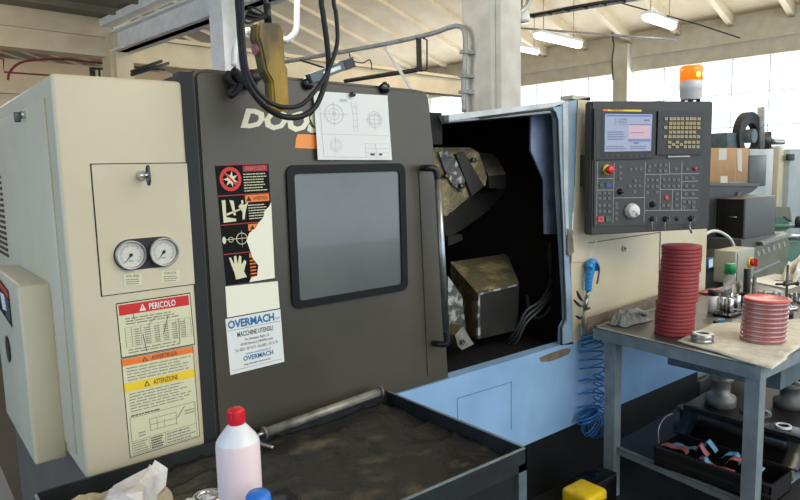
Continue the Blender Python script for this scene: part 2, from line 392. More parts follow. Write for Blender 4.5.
# red pipe on the far wall
mb = MB(); Y = 10.6
mb.tube([P(8, 80, 'y', Y), P(10, 72, 'y', Y), P(18, 64, 'y', Y), P(30, 60.5, 'y', Y), P(60, 59, 'y', Y), P(104, 63.5, 'y', Y), P(165, 70, 'y', Y)], .017, 'pipe_red'); obj('red_pipe', mb, None, 'red pipe curving along the far wall above the white cabinet', 'pipe')
mb = MB(); mb.tube([P(-6, 58, 'y', Y), P(3.5, 59, 'y', Y), P(4, 72, 'y', Y), P(60, 76, 'y', Y)], .014, 'pipe_red', curve=False); obj('dark_pipe', mb, None, 'thin dark red pipe with square bend at the far left wall', 'pipe')
mb = MB(); Y = 11.0
mb.box(P(91, 79, 'y', Y), P(105, 68, 'y', Y)+Vector((0, .06, 0)), 'edge_grey'); mb.box(P(96, 77, 'y', Y-.02), P(98, 70, 'y', Y-.02)+Vector((0, .02, 0)), 'cream'); mb.box(P(101, 77, 'y', Y-.02), P(103, 70, 'y', Y-.02)+Vector((0, .02, 0)), 'cream')
obj('wall_sign', mb, None, 'small dark panel with pale bars on the far wall', 'sign')
for k, (a, b) in enumerate((((131, 72), (162, 61)), ((131, 75), (169, 63)))):
    mb = MB(); mb.tube([P(a[0], a[1], 'y', 8.5), P(b[0], b[1], 'y', 8.5)], .02, 'edge_grey'); obj('thin_conduit', mb, None, ('upper' if k == 0 else 'lower')+' of two thin dark conduits above the white cabinet', 'conduit')
# conduit along the hall, strut, bracket
mb = MB()
def onU(px, py, u): return PN(px, py, BU*u, BU)
uc = cu-.3
pts = [onU(284, 62, uc), onU(330, 54, uc), onU(385, 44, uc), onU(430, 34, uc), onU(448, 28, uc), onU(458, 26, uc), onU(464, 31, uc), onU(465.5, 45, uc), onU(464.5, 65, uc), onU(463.5, 85, uc), onU(464, 112, uc)]
mb.tube(pts, .022, 'galvanised')
c = obj('conduit', mb, None, 'galvanised pipe running under the roof and elbowing down the concrete column', 'pipe')
for (x, y) in ((465, 52), (464, 76), (464, 92)):
    k = MB(); q = onU(x, y, uc); k.box(q-Vector((.035, .035, .015)), q+Vector((.1, .035, .015)), 'galvanised'); obj('clamp', k, c)
mb = MB(); mb.tube([onU(345, 81, uc), onU(417, 70, uc)], .022, 'edge_grey'); mb.tube([onU(338, 72, uc-.3), onU(300, 60, uc-.3)], .01, 'edge_grey')
mb.box(onU(417, 72, uc)-Vector((.03, .03, 0)), onU(421, 37, uc)+Vector((.03, .03, 0)), 'edge_grey'); mb.tube([onU(423, 38, uc), onU(427, 40, uc), onU(427, 70, uc), onU(420, 71, uc)], .008, 'edge_grey', curve=False)
obj('hanging_bracket', mb, None, 'dark bracket and bar hanging from the galvanised pipe', 'bracket')
mb = MB(); mb.tube([onU(385, 47, uc-.05), onU(397, 66, uc-.05), onU(412, 90, uc-.05)], .016, 'white_plastic'); obj('white_cable', mb, None, 'white cable sloping down from the galvanised pipe to the door top', 'cable')
mb = MB(); mb.tube([onU(349, 53, uc), onU(352, 60, uc), onU(362, 63, uc), onU(370, 60, uc), onU(372, 70, uc)], .006, 'black'); obj('thin_black_wire', mb, None, 'thin black wire dangling from the galvanised pipe', 'cable')
# white electric box and pale loop cables beside the steel column
mb = MB(); mb.tube([P(255, 46, 'y', 4.2), P(248, 30, 'y', 4.2), P(236, 46, 'y', 4.2), P(234, 66, 'y', 4.2)], .02, 'white_plastic'); obj('pale_cable', mb, None, 'pale cable loop left of the yellow pendant beside the steel column', 'cable')
mb = MB(); mb.tube([P(297, -6, 'y', 4.2), P(297, 12, 'y', 4.2), P(296, 30, 'y', 4.2), P(290, 38, 'y', 4.2), P(284, 41, 'y', 4.2)], .022, 'white_plastic'); obj('pale_cable', mb, None, 'pale cable looping behind the right side of the yellow pendant', 'cable')
# fluorescent lamps hung under the roof, in the u direction
def lamp(px, py, z, L, lab, wd=.16):
    p = P(px, py, 'z', z); t = thing('ceiling_lamp', p, lab, 'ceiling lamp', None)
    b = MB(); 
    def F(u, v, zz): return p+BU*u+BV*v+Vector((0, 0, zz))
    b.add([F(u, v, q) for u in (-L/2, L/2) for v in (-wd/2, wd/2) for q in (.05, .12)], [(0,1,3,2),(4,6,7,5),(0,4,5,1),(2,3,7,6),(0,2,6,4),(1,5,7,3)], 'white_plastic'); obj('housing', b, t)
    d = MB(); d.lathe([(0, -L/2), (wd*.42, -L/2+.03), (wd*.42, L/2-.03), (0, L/2)], p, 'lamp_glow', BU, 12); obj('tube_cover', d, t)
    s = MB(); 
    for u in (-L*.35, L*.35): s = MB(); s.tube([F(u, 0, .12), F(u, 0, 1.2)], .012, 'galvanised'); obj('hanger', s, t)
    return t
lamp(660, 21, 5.0, 1.55, 'bright tube lamp under the roof above the amber beacon', .26)
lamp(559, 40, 5.0, 2.2, 'bright tube lamp under the roof right of the concrete column', .26)
lamp(526, 50, 5.2, 1.3, 'smaller dimmer tube lamp close beside the concrete column', .2)
# cable tray at the top and round lamp
mb = MB(); za = 4.1
a = P(529, 15, 'z', za); b = P(640, -4, 'z', za)
for off in (0, .14): mb.tube([a+BU*off-Vector((0,0,.0)), b+BU*off], .03, 'edge_grey' if off == 0 else 'white_plastic')
for k in range(7):
    q = a.lerp(b, k/6); mb.box(q-Vector((.02, .02, .03)), q+Vector((.16, .04, .0)), 'edge_grey')
obj('cable_tray', mb, None, 'dark and white cable tray hanging across the top of the photo', 'cable tray')
mb = MB(); q = P(522, 20, 'z', 3.9); mb.lathe([(.0, .16), (.05, .16), (.11, .12), (.13, 0), (.12, -.04), (0, -.05)], q, 'white_plastic'); mb.tube([q+Vector((0, 0, .15)), q+Vector((0, 0, .9))], .01, 'black'); obj('pendant_lamp', mb, None, 'small white round lamp beside the top of the concrete column', 'lamp')
mb = MB(); mb.tube([P(514, 16, 'y', 4.6), P(522, 11, 'y', 4.6), P(528, 4, 'y', 4.6), P(530, -6, 'y', 4.6)], .03, 'galvanised'); obj('bent_conduit', mb, None, 'grey pipe bending up beside the concrete column', 'pipe')
def wire(pts, r, lab, m='edge_grey', name='wire'): mb = MB(); mb.tube(pts, r, m, curve=False, n=6); obj(name, mb, None, lab, 'wire')
def W(px, py): return onU(px, py, 16)
wire([W(517, 28), W(676, 40)], .03, 'pale straight wire hanging under the roof beside the lamps', 'galvanised')
wire([W(610, 0), W(700, 25), W(740, 38)], .018, 'thin dark wire falling diagonally to the window lintel', 'edge_grey')
wire([W(612, 33), W(614, 45), W(612, 60), W(613, 80)], .02, 'thin cable hanging from a hook beside the wall pier', 'edge_grey')
# ------------------------------------------------------------------ the lathe
YF = 1.909
def F(px, py, dy=0): return P(px, py, 'y', YF-dy)
lathe = thing('cnc_lathe', (2.2, 2.7, 0), 'large grey and cream CNC lathe with dark sliding door and open work chamber', 'machine')
def part(name, mb, parent=lathe, label=None, fixn=True): return obj(name, mb, parent, label, fixn=fixn)
# left cabinet
mb = MB(); mb.rbox((.37, YF, .757), (.716, 3.6, 1.875), 'cream', .012, 3)
cab = part('side_cabinet', mb)
mb = MB(); mb.rbox((.364, 2.0, .80), (.372, 3.55, 1.82), 'cream', .003, 1); sd = part('side_door', mb, cab)
mb = MB(); q = P(25, 115, 'x', .364); mb.cyl(q+Vector((.0, 0, 0)), q-Vector((.012, 0, 0)), .012, 'chrome'); mb.rbox(q-Vector((.03, .005, .022)), q-Vector((.012, -.005, -.008)), 'steel_dark', .002); part('lock', mb, cab)
mb = MB()
for k in range(15): z = 1.30+k*.022; mb.prism([(.3605, 2.93, z), (.3605, 3.4, z), (.3605, 3.4, z+.011), (.3605, 2.93, z+.011)], (.004, 0, 0), 'black')
part('louvre', mb, cab)
# access panel with gauges
mb = MB()
tl, tr, br, bl = F(91, 164), F(184.6, 164), F(194.6, 283.5), F(102, 295.5)
x0, x1, z0, z1 = (tl.x+bl.x)/2, .714, (br.z+bl.z)/2, (tl.z+tr.z)/2
mb.prism([(x0-.003, YF-.0012, z0-.003), (x1, YF-.0012, z0-.003), (x1, YF-.0012, z1+.003), (x0-.003, YF-.0012, z1+.003)], (0, .001, 0), 'black')
part('panel_seam', mb, cab)
# gauge cut-out: plate with a hole is built as ring around the stadium
c1, c2 = F(129.5, 254.5), F(162.3, 251.8); rr = .045
zc = (c1.z+c2.z)/2; st = []
for k in range(13): a = math.radians(90+180*k/12); st.append((c1.x+rr*math.cos(a), zc+rr*math.sin(a)))
for k in range(1, 12): st.append((c1.x+(c2.x-c1.x)*k/12, zc-rr))
for k in range(13): a = math.radians(-90+180*k/12); st.append((c2.x+rr*math.cos(a), zc+rr*math.sin(a)))
for k in range(1, 12): st.append((c2.x+(c1.x-c2.x)*k/12, zc+rr))
mx, hw, hh = (x0+x1)/2, (x1-x0)/2, (z1-z0)/2
def edge(p):
    dx, dz = p[0]-(c1.x+c2.x)/2, p[1]-zc
    t = min([((x1 if dx > 0 else x0)-(c1.x+c2.x)/2)/dx if abs(dx) > 1e-6 else 9, ((z1 if dz > 0 else z0)-zc)/dz if abs(dz) > 1e-6 else 9])
    return ((c1.x+c2.x)/2+dx*t, zc+dz*t)
st += []
out = [edge(p) for p in st]
cor = []
# insert the four corners of the plate
O2 = []; I2 = []
for i in range(len(st)):
    O2.append(out[i]); I2.append(st[i]); j = (i+1) % len(st); a, b = out[i], out[j]
    if abs(a[0]-b[0]) > 1e-5 and abs(a[1]-b[1]) > 1e-5:
        cx = x1 if max(a[0], b[0]) > x1-1e-4 else x0; cz = z1 if max(a[1], b[1]) > z1-1e-4 else z0
        O2.append((cx, cz)); I2.append(((st[i][0]+st[j][0])/2, (st[i][1]+st[j][1])/2))
mb = MB(); mb.ring([(a, YF-.005, b) for a, b in O2], [(a, YF-.005, b) for a, b in I2], (0, .0045, 0), 'cream')
ap = part('access_panel', mb, cab)
mb = MB(); mb.prism([(a, YF-.0022, b) for a, b in st], (0, .002, 0), 'black'); part('gauge_recess', mb, cab)
for c in (c1, c2):
    g = MB(); o_ = Vector((c.x, YF-.002, zc)); g.lathe([(.042, 0), (.042, .018), (.038, .02), (.036, .012)], o_, 'steel', (0, -1, 0), 28, closed=True)
    g.lathe([(.036, .0), (.036, .011)], o_, 'gauge_face', (0, -1, 0), 28)
    qq = quad([o_+Vector((-.036, -.0112, .036)), o_+Vector((.036, -.0112, .036)), o_+Vector((.036, -.0112, -.036)), o_+Vector((-.036, -.0112, -.036))], (0, -1, 0), .0003)
    for k in range(28):
        a = math.radians(-225+270*k/27); l = .72 if k % 3 else .64
        qpoly(g, qq, [(.5+.43*math.cos(a-.02), .5+.43*math.sin(a-.02)), (.5+.43*math.cos(a+.02), .5+.43*math.sin(a+.02)), (.5+.5*l*math.cos(a+.02), .5+.5*l*math.sin(a+.02)), (.5+.5*l*math.cos(a-.02), .5+.5*l*math.sin(a-.02))], 'ink', 1)
    qtext(g, qq, 'bar', .42, .68, .58, .76, 'ink', 1)
    qpoly(g, qq, [(.24, .82), (.48, .48), (.58, .40), (.53, .52)], 'ink_black', 3); qdisc(g, qq, .5, .5, .07, .07, 'ink_black', 4)
    part('pressure_gauge', g, cab)
for (ax, ay, bx, by) in ((123, 274, 141, 285.5), (160.5, 271, 178.5, 282.5)):
    g = MB(); q = quad([F(ax, ay), F(bx, ay-1), F(bx+.8, by-1), F(ax+.8, by)], (0, -1, 0), .0006); g.poly([q(0, 0, 9), q(1, 0, 9), q(1, 1, 9), q(0, 1, 9)], 'paper_cream')
    qtext(g, q, 'HYD. PRESS' if ax < 150 else 'CHUCK', .15, .08, .85, .3, 'ink', 10); qlines(g, q, .1, .4, .9, .95, 3, 'ink_soft', 10)
    part('gauge_label', g, cab)
mb = MB(); o_ = F(141, 175.5); mb.lathe([(.014, 0), (.014, .012), (.008, .016), (.008, .035)], o_+Vector((0, -.004, 0)), 'chrome', (0, -1, 0)); k = F(150, 176)+Vector((0, -.045, 0))
mb.tube([o_+Vector((0, -.035, 0)), o_+Vector((.0, -.045, 0))], .008, 'chrome')
c = o_+Vector((0.004, -.046, 0)); mb.tube([c+Vector((0, -.006+.012*math.cos(t), .026*math.sin(t))) for t in [2*math.pi*k/12 for k in range(13)]], .0035, 'steel_dark'); part('latch_key', mb, cab)
# danger stickers on the cabinet
q = quad([F(115.5, 303.5), F(190, 292.5), F(195, 344.5), F(121, 358.5)], (0, -1, 0), .0006)
mb = MB(); qpoly(mb, q, [(0, 0), (1, 0), (1, 1), (0, 1)], 'ink_black', 0); qrect(mb, q, .012, .02, .988, .98, 'paper_cream', 1)
qrect(mb, q, .03, .04, .97, .23, 'red', 2); qtext(mb, q, 'PERICOLO', .42, .08, .78, .2, 'paper', 3, .02); qpoly(mb, q, [(.29, .2), (.335, .07), (.38, .2)], 'paper', 3); qrect(mb, q, .33, .11, .34, .17, 'red', 4)
qlines(mb, q, .1, .28, .9, .42, 3, 'ink_soft', 2); qrect(mb, q, .08, .46, .97, .465, 'ink_soft', 2)
for k in range(9): qrect(mb, q, .08, .46+k*.045, .97, .464+k*.045, 'ink_soft', 2)
for s in (.08, .16, .28, .4, .52, .64, .76, .88, .965): qrect(mb, q, s, .46, s+.006, .82, 'ink_soft', 2)
for s in (.2, .33, .46, .58, .7, .82): qlines(mb, q, s, .5, s+.07, .82, 8, 'ink_soft', 2)
qlines(mb, q, .1, .85, .9, .95, 2, 'ink_soft', 2)
for a, b in (((.5, .33), (.38, .48)), ((.66, .35), (.57, .7)), ((.3, .62), (.33, .95)), ((.8, .45), (.78, .92)), ((.2, .2), (.21, .34))): qpoly(mb, q, [a, (a[0]+.008, a[1]), (b[0]+.008, b[1]), b], 'ink', 3)
part('danger_sticker', mb, cab, 'red headed cream danger sticker')
q = quad([F(120.8, 359), F(193, 345.5), F(200, 436.5), F(130, 458)], (0, -1, 0), .0006)
mb = MB(); qpoly(mb, q, [(0, 0), (1, 0), (1, 1), (0, 1)], 'ink_black', 0); qrect(mb, q, .01, .006, .99, .992, 'paper_cream', 1)
qrect(mb, q, .01, .01, .99, .075, 'orange', 2); qtext(mb, q, 'AVVERTENZA', .4, .022, .76, .064, 'ink', 3, .015); qpoly(mb, q, [(.27, .068), (.31, .018), (.35, .068)], 'ink', 3); qpoly(mb, q, [(.29, .062), (.31, .032), (.33, .062)], 'orange', 4)
qlines(mb, q, .06, .09, .97, .24, 5, 'ink_soft', 2, .35)
qrect(mb, q, .01, .25, .99, .335, 'yellow', 2); qtext(mb, q, 'ATTENZIONE', .4, .268, .74, .32, 'ink', 3, .015); qpoly(mb, q, [(.27, .32), (.31, .262), (.35, .32)], 'ink', 3); qpoly(mb, q, [(.29, .313), (.31, .28), (.33, .313)], 'yellow', 4)
qlines(mb, q, .06, .35, .97, .555, 7, 'ink_soft', 2, .35)
for s0, t0, s1, t1 in ((.04, .60, .96, .604), (.04, .60, .046, .98), (.954, .60, .96, .98), (.04, .978, .96, .982), (.04, .84, .96, .843), (.28, .84, .284, .98), (.5, .84, .504, .98), (.72, .84, .724, .98), (.3, .66, .68, .664), (.3, .66, .306, .78), (.674, .66, .68, .8), (.3, .78, .68, .784), (.4, .66, .404, .78), (.3, .72, .68, .724), (.5, .7, .504, .78)): qrect(mb, q, s0, t0, s1, t1, 'ink', 2)
qlines(mb, q, .06, .57, .5, .6, 1, 'ink', 2); qlines(mb, q, .06, .85, .27, .975, 5, 'ink_soft', 2); qlines(mb, q, .3, .85, .49, .975, 5, 'ink', 2, .6); qlines(mb, q, .52, .85, .94, .975, 4, 'ink_soft', 2)
qlines(mb, q, .8, .66, .95, .72, 2, 'ink_soft', 2); qpoly(mb, q, [(.69, .72), (.8, .62), (.806, .625), (.696, .726)], 'ink', 2); qlines(mb, q, .14, .76, .24, .82, 2, 'ink_soft', 2)
part('warning_sticker', mb, cab, 'orange and yellow banded warning sticker')
# small side box
mb = MB(); mb.rbox((.28, 2.145, .742), (.372, 2.72, 1.293), 'cream', .012, 3); sb = part('side_box', mb, lathe)
q = quad([Vector((.279, 2.60, 1.28)), P(8.5, 291, 'x', .279), P(12.5, 328, 'x', .279), Vector((.279, 2.60, 1.16))], (-1, 0, 0), .0005); mb = MB(); qrect(mb, q, 0, 0, 1, 1, 'sticker_black', 0); qrect(mb, q, .3, .05, .95, .25, 'red', 1); qpoly(mb, q, [(.25, .4), (.6, .3), (.7, .7), (.35, .85)], 'paper', 1); qlines(mb, q, .6, .3, .95, .9, 6, 'ink_soft', 1); part('warning_sticker', mb, sb, 'small black and red sticker')
mb = MB(); c = P(8.5, 349, 'x', .279); mb.lathe([(.0, 0), (.042, .0), (.045, .001), (.045, .003)], c, 'black', (-1, 0, 0), 24); part('cable_hole', mb, sb)
# lower structure
mb = MB(); mb.box((.39, 1.95, 0), (1.3, 3.5, .757), 'under_grey'); part('lower_body', mb)
mb = MB(); mb.box((.62, 1.94, 0), (3.93, 3.5, .305), 'black_base'); part('base', mb)
mb = MB(); mb.prism([(.62, YF, .306), (3.93, YF, .306), (3.93, YF, .737), (.62, YF, .737)], (0, .06, 0), 'blue_panel'); lp = part('front_panel', mb)
mb = MB()
for a, b in (((457, 399), (512, 382)), ((511, 382), (511, 430)), ((457, 399), (458, 440))):
    A, Bq = F(*a, .0008), F(*b, .0008); d = Vector((0, 0, .0022)) if abs(a[0]-b[0]) > 5 else Vector((.003, 0, 0)); mb.poly([A, Bq, Bq+d, A+d], 'edge_grey')
part('hatch_seam', mb, lp)
def patch(pts, m, dy, name, parent, lab=None):
    mb = MB(); mb.prism([F(x, y, dy) for x, y in pts], (0, .0006, 0), m); part(name, mb, parent, lab)
patch([(539, 358), (548, 354), (566, 348), (571, 349), (569, 354), (560, 358), (550, 361.5), (541, 362)], 'bare_patch', .001, 'worn_patch', lp, 'bare brown patch worn through the blue paint')
# inner body closing the chamber
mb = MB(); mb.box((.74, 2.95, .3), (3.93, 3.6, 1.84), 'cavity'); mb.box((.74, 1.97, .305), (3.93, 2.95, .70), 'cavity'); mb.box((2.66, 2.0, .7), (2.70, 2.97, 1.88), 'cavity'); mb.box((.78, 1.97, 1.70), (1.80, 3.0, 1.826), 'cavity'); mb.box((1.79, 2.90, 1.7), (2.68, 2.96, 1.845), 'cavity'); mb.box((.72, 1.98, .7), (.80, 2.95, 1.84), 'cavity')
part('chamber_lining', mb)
mb = MB(); tp = [F(449, 114.5), F(577, 99.5), F(577, 106), F(552, 107), F(480, 116.5), F(449, 121)]
mb.prism([(p.x, YF+.02, p.z) for p in (F(449, 114.5), F(577, 99.5))]+[(2.66, YF+.02, 1.86), (2.45, YF+.02, 1.845), (1.80, YF+.02, 1.785)], (0, 1.2, 0), 'white_frame')
part('roof', mb)
mb = MB(); mb.prism([(p.x, YF, p.z) for p in (F(449, 115), F(569, 100.5), F(569, 106), F(553, 107), F(480, 116.5), F(449, 121))], (0, .03, 0), 'white_frame')
mb.prism([F(*p) for p in ((553, 107), (569, 101), (569, 130), (567, 190), (569, 250), (572, 300), (573.5, 344), (562.5, 345.5), (563, 328), (567, 321), (566.5, 300), (563.5, 250), (560, 190), (557.5, 118))], (0, .03, 0), 'blue_frame')
fr = part('opening_frame', mb)
mb = MB(); mb.tube([F(*p, .004) for p in ((480, 118), (520, 113), (550, 109.5), (555, 112), (557.5, 120), (559, 160), (561.5, 210), (563.5, 260), (565, 318), (561, 328), (561.5, 345))], .005, 'edge_grey', curve=False); part('seal', mb, fr)
# splash plate inside
mb = MB(); mb.prism([P(x, y, 'y', 2.02) for x, y in ((531.5, 116), (560, 112), (562, 234), (545, 234), (544.5, 181), (531, 151))], (0, .01, 0), 'splash_blue'); part('splash_plate', mb)
# right housing
xr = 3.93
mb = MB(); mb.box((2.71, YF+.002, .735), (xr, 3.5, 1.262), 'cream'); mb.box((2.58, YF+.003, .735), (2.712, YF+.04, 1.262), 'cream'); hs = part('right_housing', mb)
def hexa(mb, f4, b4, m, mt=None, ml=None):
    vs = list(f4)+list(b4); mb.add(vs, [(0, 1, 2, 3)], m); k = len(mb.v)-8
    for f, mm in (((4, 7, 6, 5), m), ((0, 4, 5, 1), mt or m), ((1, 5, 6, 2), m), ((2, 6, 7, 3), m), ((3, 7, 4, 0), ml or m)):
        mb.f.append([k+i for i in f]); mb.m.append(mm); mb.sm.append(False)
mb = MB(); yp = YF-.008
def PY(px, py, y): return P(px, py, 'y', y)
ft = [PY(578, 99, yp), PY(590, 97.5, yp), PY(588, 262, yp), PY(571.5, 262, yp)]
hexa(mb, ft, [F(580, 99.5, -.2), F(592, 98, -.25), F(590, 262, -.25), F(573, 262, -.2)], 'cream', ml='blue_frame')
hexa(mb, [F(569.5, 230, .001), F(600, 232, .001), F(600, 326, .001), F(573.5, 344, .001)], [F(569, 230, -.2), F(600, 232, -.2), F(600, 326, -.2), F(573, 344, -.2)], 'cream')
mb.prism([F(x, y, .003) for x, y in ((566, 102), (578.5, 99), (571.5, 240), (567.5, 240))], (0, .05, 0), 'blue_frame'); mb.prism([F(x, y, .006) for x, y in ((563, 104), (568, 101.5), (568.5, 140), (568, 200), (569, 235), (566.5, 235), (564, 190))], (0, .05, 0), 'white_frame')
part('pillar', mb)
patch([(567.5, 228), (570, 231), (573, 240), (574, 252), (570, 256), (567.5, 254)], 'bare_patch', .010, 'worn_patch', hs, 'bare patch worn on the cream pillar')
mb = MB(); mb.box(PY(572.5, 99, yp)+Vector((0, 0, 0)), PY(590.5, 96.5, yp)+Vector((0, .07, 0)), 'cream_worn'); part('pillar_cap', mb)
a, b = F(583, 241), F(660, 234)
zs = (a.z+b.z)/2
mb = MB(); mb.prism([(2.58, YF-.0015, zs), (b.x, YF-.0015, zs), (b.x, YF-.0015, zs-.004), (2.58, YF-.0015, zs-.004)], (0, .001, 0), 'edge_grey'); mb.prism([(b.x, YF-.0015, zs), (b.x+.006, YF-.0015, zs), (b.x+.006, YF-.0015, .74), (b.x, YF-.0015, .74)], (0, .001, 0), 'edge_grey')
part('cover_seam', mb, hs)
mb = MB(); q = F(624, 248.5); mb.lathe([(.018, 0), (.018, .004), (.012, .006), (0, .006)], q, 'cream_worn', (0, -1, 0)); mb.box(q+Vector((-.012, -.008, -.002)), q+Vector((.012, -.005, .002)), 'ink_black'); mb.box(q+Vector((-.002, -.008, -.012)), q+Vector((.002, -.005, .012)), 'ink_black'); part('quarter_turn_lock', mb, hs)
# ---- sliding door
do = [(.752, 1.895), (.765, 1.912), (.80, 1.918), (1.62, 1.903), (1.668, 1.898), (1.685, 1.875), (1.705, 1.70), (1.765, .738), (.754, .738)]
bm = bmesh.new(); vs = [bm.verts.new((x, YF, z)) for x, z in do]; f = bm.faces.new(vs); r_ = bmesh.ops.extrude_face_region(bm, geom=[f])
for v in r_['geom']:
    if isinstance(v, bmesh.types.BMVert): v.co.y += .05
bmesh.ops.recalc_face_normals(bm, faces=bm.faces)
bmesh.ops.bevel(bm, geom=[e for e in bm.edges if all(abs(v.co.y-YF) < 1e-5 for v in e.verts)], offset=.012, segments=3, affect='EDGES')
mb = MB(); mb.frombm(bm, 'door_grey'); door = part('sliding_door', mb)
mb = MB(); mb.prism([(.745, 1.96, 1.70), (.745, 1.96, 1.9), (.745, 2.0, 1.908), (.745, 2.46, 1.905), (.745, 2.5, 1.89), (.745, 2.5, 1.70)], (.9, 0, 0), 'door_grey'); mb.prism([(.716, 1.925, .74), (.753, 1.912, .74), (.753, 1.912, 1.905), (.716, 1.925, 1.905)], (0, .05, 0), 'edge_grey')
mb.prism([(.72, 1.93, 1.878), (.72, 1.93, 1.90), (.72, 2.40, 1.90), (.72, 2.40, 1.878)], (.03, 0, 0), 'edge_grey')
part('door_housing', mb)
# window
wx0, wx1, wz0, wz1 = 1.043, 1.545, 1.142, 1.626
o1 = rrect(wx0, wz0, wx1, wz1, .03); i1 = rrect(wx0+.028, wz0+.026, wx1-.028, wz1-.03, .012)
mb = MB(); mb.ring([(a, YF-.010, b) for a, b in o1], [(a, YF-.010, b) for a, b in i1], (0, .0098, 0), 'frame_black'); part('window_frame', mb, door)
mb = MB(); mb.prism([(a, YF-.004, b) for a, b in rrect(wx0+.02, wz0+.02, wx1-.02, wz1-.02, .012)], (0, .0035, 0), 'glass_fog'); part('window_pane', mb, door)
# raised edge strip and handle
mb = MB(); mb.prism([F(419, 170, .004), F(436, 171, .004), F(446, 374, .004), F(428, 376, .004)], (0, .0038, 0), 'door_grey'); part('edge_strip', mb, door)
H1, H2, H3, H4 = F(423, 168), PY(437.5, 176, 1.84), PY(446.5, 336, 1.84), F(433.5, 343)
mb = MB(); mb.tube([H1, PY(427, 168, 1.86), PY(433, 168.5, 1.845), PY(436.5, 172, 1.84), H2.lerp(H3, .03)], .013, 'black'); mb.tube([H2.lerp(H3, .96), PY(447, 341, 1.84), PY(445, 344, 1.845), PY(438, 344, 1.87), H4], .013, 'black'); mb.cyl(H2.lerp(H3, .02), H2.lerp(H3, .975), .0135, 'steel', n=24); part('handle', mb, door, 'black ended steel handle')
# lettering
q = quad([F(242.5, 108), F(355, 114), F(353, 136), F(239.5, 128)], (0, -1, 0), .0008)
mb = MB(); mb.text('DOOSAN', lambda u, v: q(u+.0*v, 1-v, 0), 'logo_cream', .05)
# slant the letters
ctr = [p.copy() for p in mb.v]; zmin = min(p.z for p in mb.v)
mb.v = [p+Vector(((p.z-zmin)*.16, 0, 0)) for p in mb.v]
part('logo_lettering', mb, door, 'cream slanted lettering', fixn=False)
mb = MB(); mb.prism([F(*p, .0015) for p in ((298, 134), (345, 136), (345, 150), (295, 148), (296, 138))], (0, .0012, 0), 'orange_logo'); part('logo_bar', mb, door, 'orange bar under the lettering')
# black warning sticker with torn edge
q = quad([F(214.6, 165), F(268.3, 163), F(275, 279), F(226, 285.5)], (0, -1, 0), .0006)
mb = MB(); qrect(mb, q, 0, 0, 1, 1, 'sticker_black', 0)
for t in (0, .25, .49, .735): qrect(mb, q, .01, t, .99, t+.008, 'red_dull', 1)
qdisc(mb, q, .26, .12, .2, .1, 'red', 2); qdisc(mb, q, .26, .12, .14, .07, 'sticker_black', 3)
st_ = [(.26+(.14 if k % 2 else .06)*math.cos(k*math.pi/7), .12+(.068 if k % 2 else .03)*math.sin(k*math.pi/7)) for k in range(14)]
qpoly(mb, q, st_, 'paper_cream', 4); qpoly(mb, q, [(.12, .06), (.15, .05), (.4, .18), (.37, .19)], 'red', 5)
qrect(mb, q, .5, .015, .97, .065, 'red_dull', 2); qtext(mb, q, 'PERICOLO', .55, .025, .92, .055, 'pinkish', 3)
qlines(mb, q, .5, .075, .95, .235, 7, 'paper_cream', 2, .35)
qrect(mb, q, .5, .26, .97, .32, 'orange', 2); qtext(mb, q, 'AVVERTENZA', .66, .275, .94, .305, 'ink_black', 3); qpoly(mb, q, [(.52, .31), (.57, .268), (.62, .31)], 'ink_black', 3)
qlines(mb, q, .55, .335, .95, .47, 6, 'paper_cream', 2, .35)
for p in ([(.06, .29), (.13, .29), (.12, .43), (.3, .45), (.3, .47), (.06, .475)], [(.2, .29), (.28, .3), (.3, .42), (.26, .42), (.22, .33)], [(.13, .4), (.45, .36), (.45, .37), (.13, .42)], [(.42, .3), (.46, .3), (.46, .33), (.42, .33)], [(.4, .33), (.48, .34), (.56, .31), (.5, .38), (.46, .46), (.42, .46), (.43, .40), (.36, .35)]): qpoly(mb, q, p, 'paper_cream', 3)
qrect(mb, q, .52, .505, .72, .56, 'orange', 2); qpoly(mb, q, [(.55, .55), (.6, .515), (.65, .55)], 'ink_black', 3)
qring(mb, q, .38, .62, .11, .05, 'paper_cream', 2, .12); qring(mb, q, .17, .62, .05, .022, 'paper_cream', 2, .2); qrect(mb, q, .05, .615, .6, .62, 'paper_cream', 2); qrect(mb, q, .38, .55, .385, .69, 'paper_cream', 2)
qdisc(mb, q, .04, .62, .035, .03, 'paper_cream', 3)
qpoly(mb, q, [(.14, .84), (.1, .77), (.14, .77), (.19, .83), (.2, .76), (.24, .76), (.26, .83), (.3, .76), (.34, .77), (.33, .84), (.4, .80), (.43, .82), (.37, .9), (.42, .95), (.2, .96), (.18, .9)], 'paper_cream', 2)
qrect(mb, q, .5, .75, .62, .79, 'orange', 2); qlines(mb, q, .5, .8, .64, .97, 6, 'orange', 2)
qpoly(mb, q, [(1, .33), (.985, .99), (.45, .995), (.5, .96), (.62, .95), (.66, .86), (.56, .8), (.5, .7), (.46, .64), (.52, .58), (.66, .54), (.72, .5), (.82, .46), (.86, .4), (.95, .37)], 'torn_white', 6)
part('warning_sticker', mb, door, 'black pictogram sticker torn to white')
q = quad([F(225, 286.5), F(277.5, 281), F(279.5, 308), F(227, 317.5)], (0, -1, 0), .0006); mb = MB(); qrect(mb, q, 0, 0, 1, 1, 'torn_white', 2); part('blank_sticker', mb, door, 'blank cream sticker')
q = quad([F(225, 319), F(280, 309), F(284, 361.5), F(230, 375)], (0, -1, 0), .0006)
mb = MB(); qrect(mb, q, 0, 0, 1, 1, 'paper', 3); qtext(mb, q, 'OVERMACH', .03, .04, .87, .19, 'over_blue', 5, .035); qtext(mb, q, 'SpA', .89, .13, .98, .18, 'ink', 5)
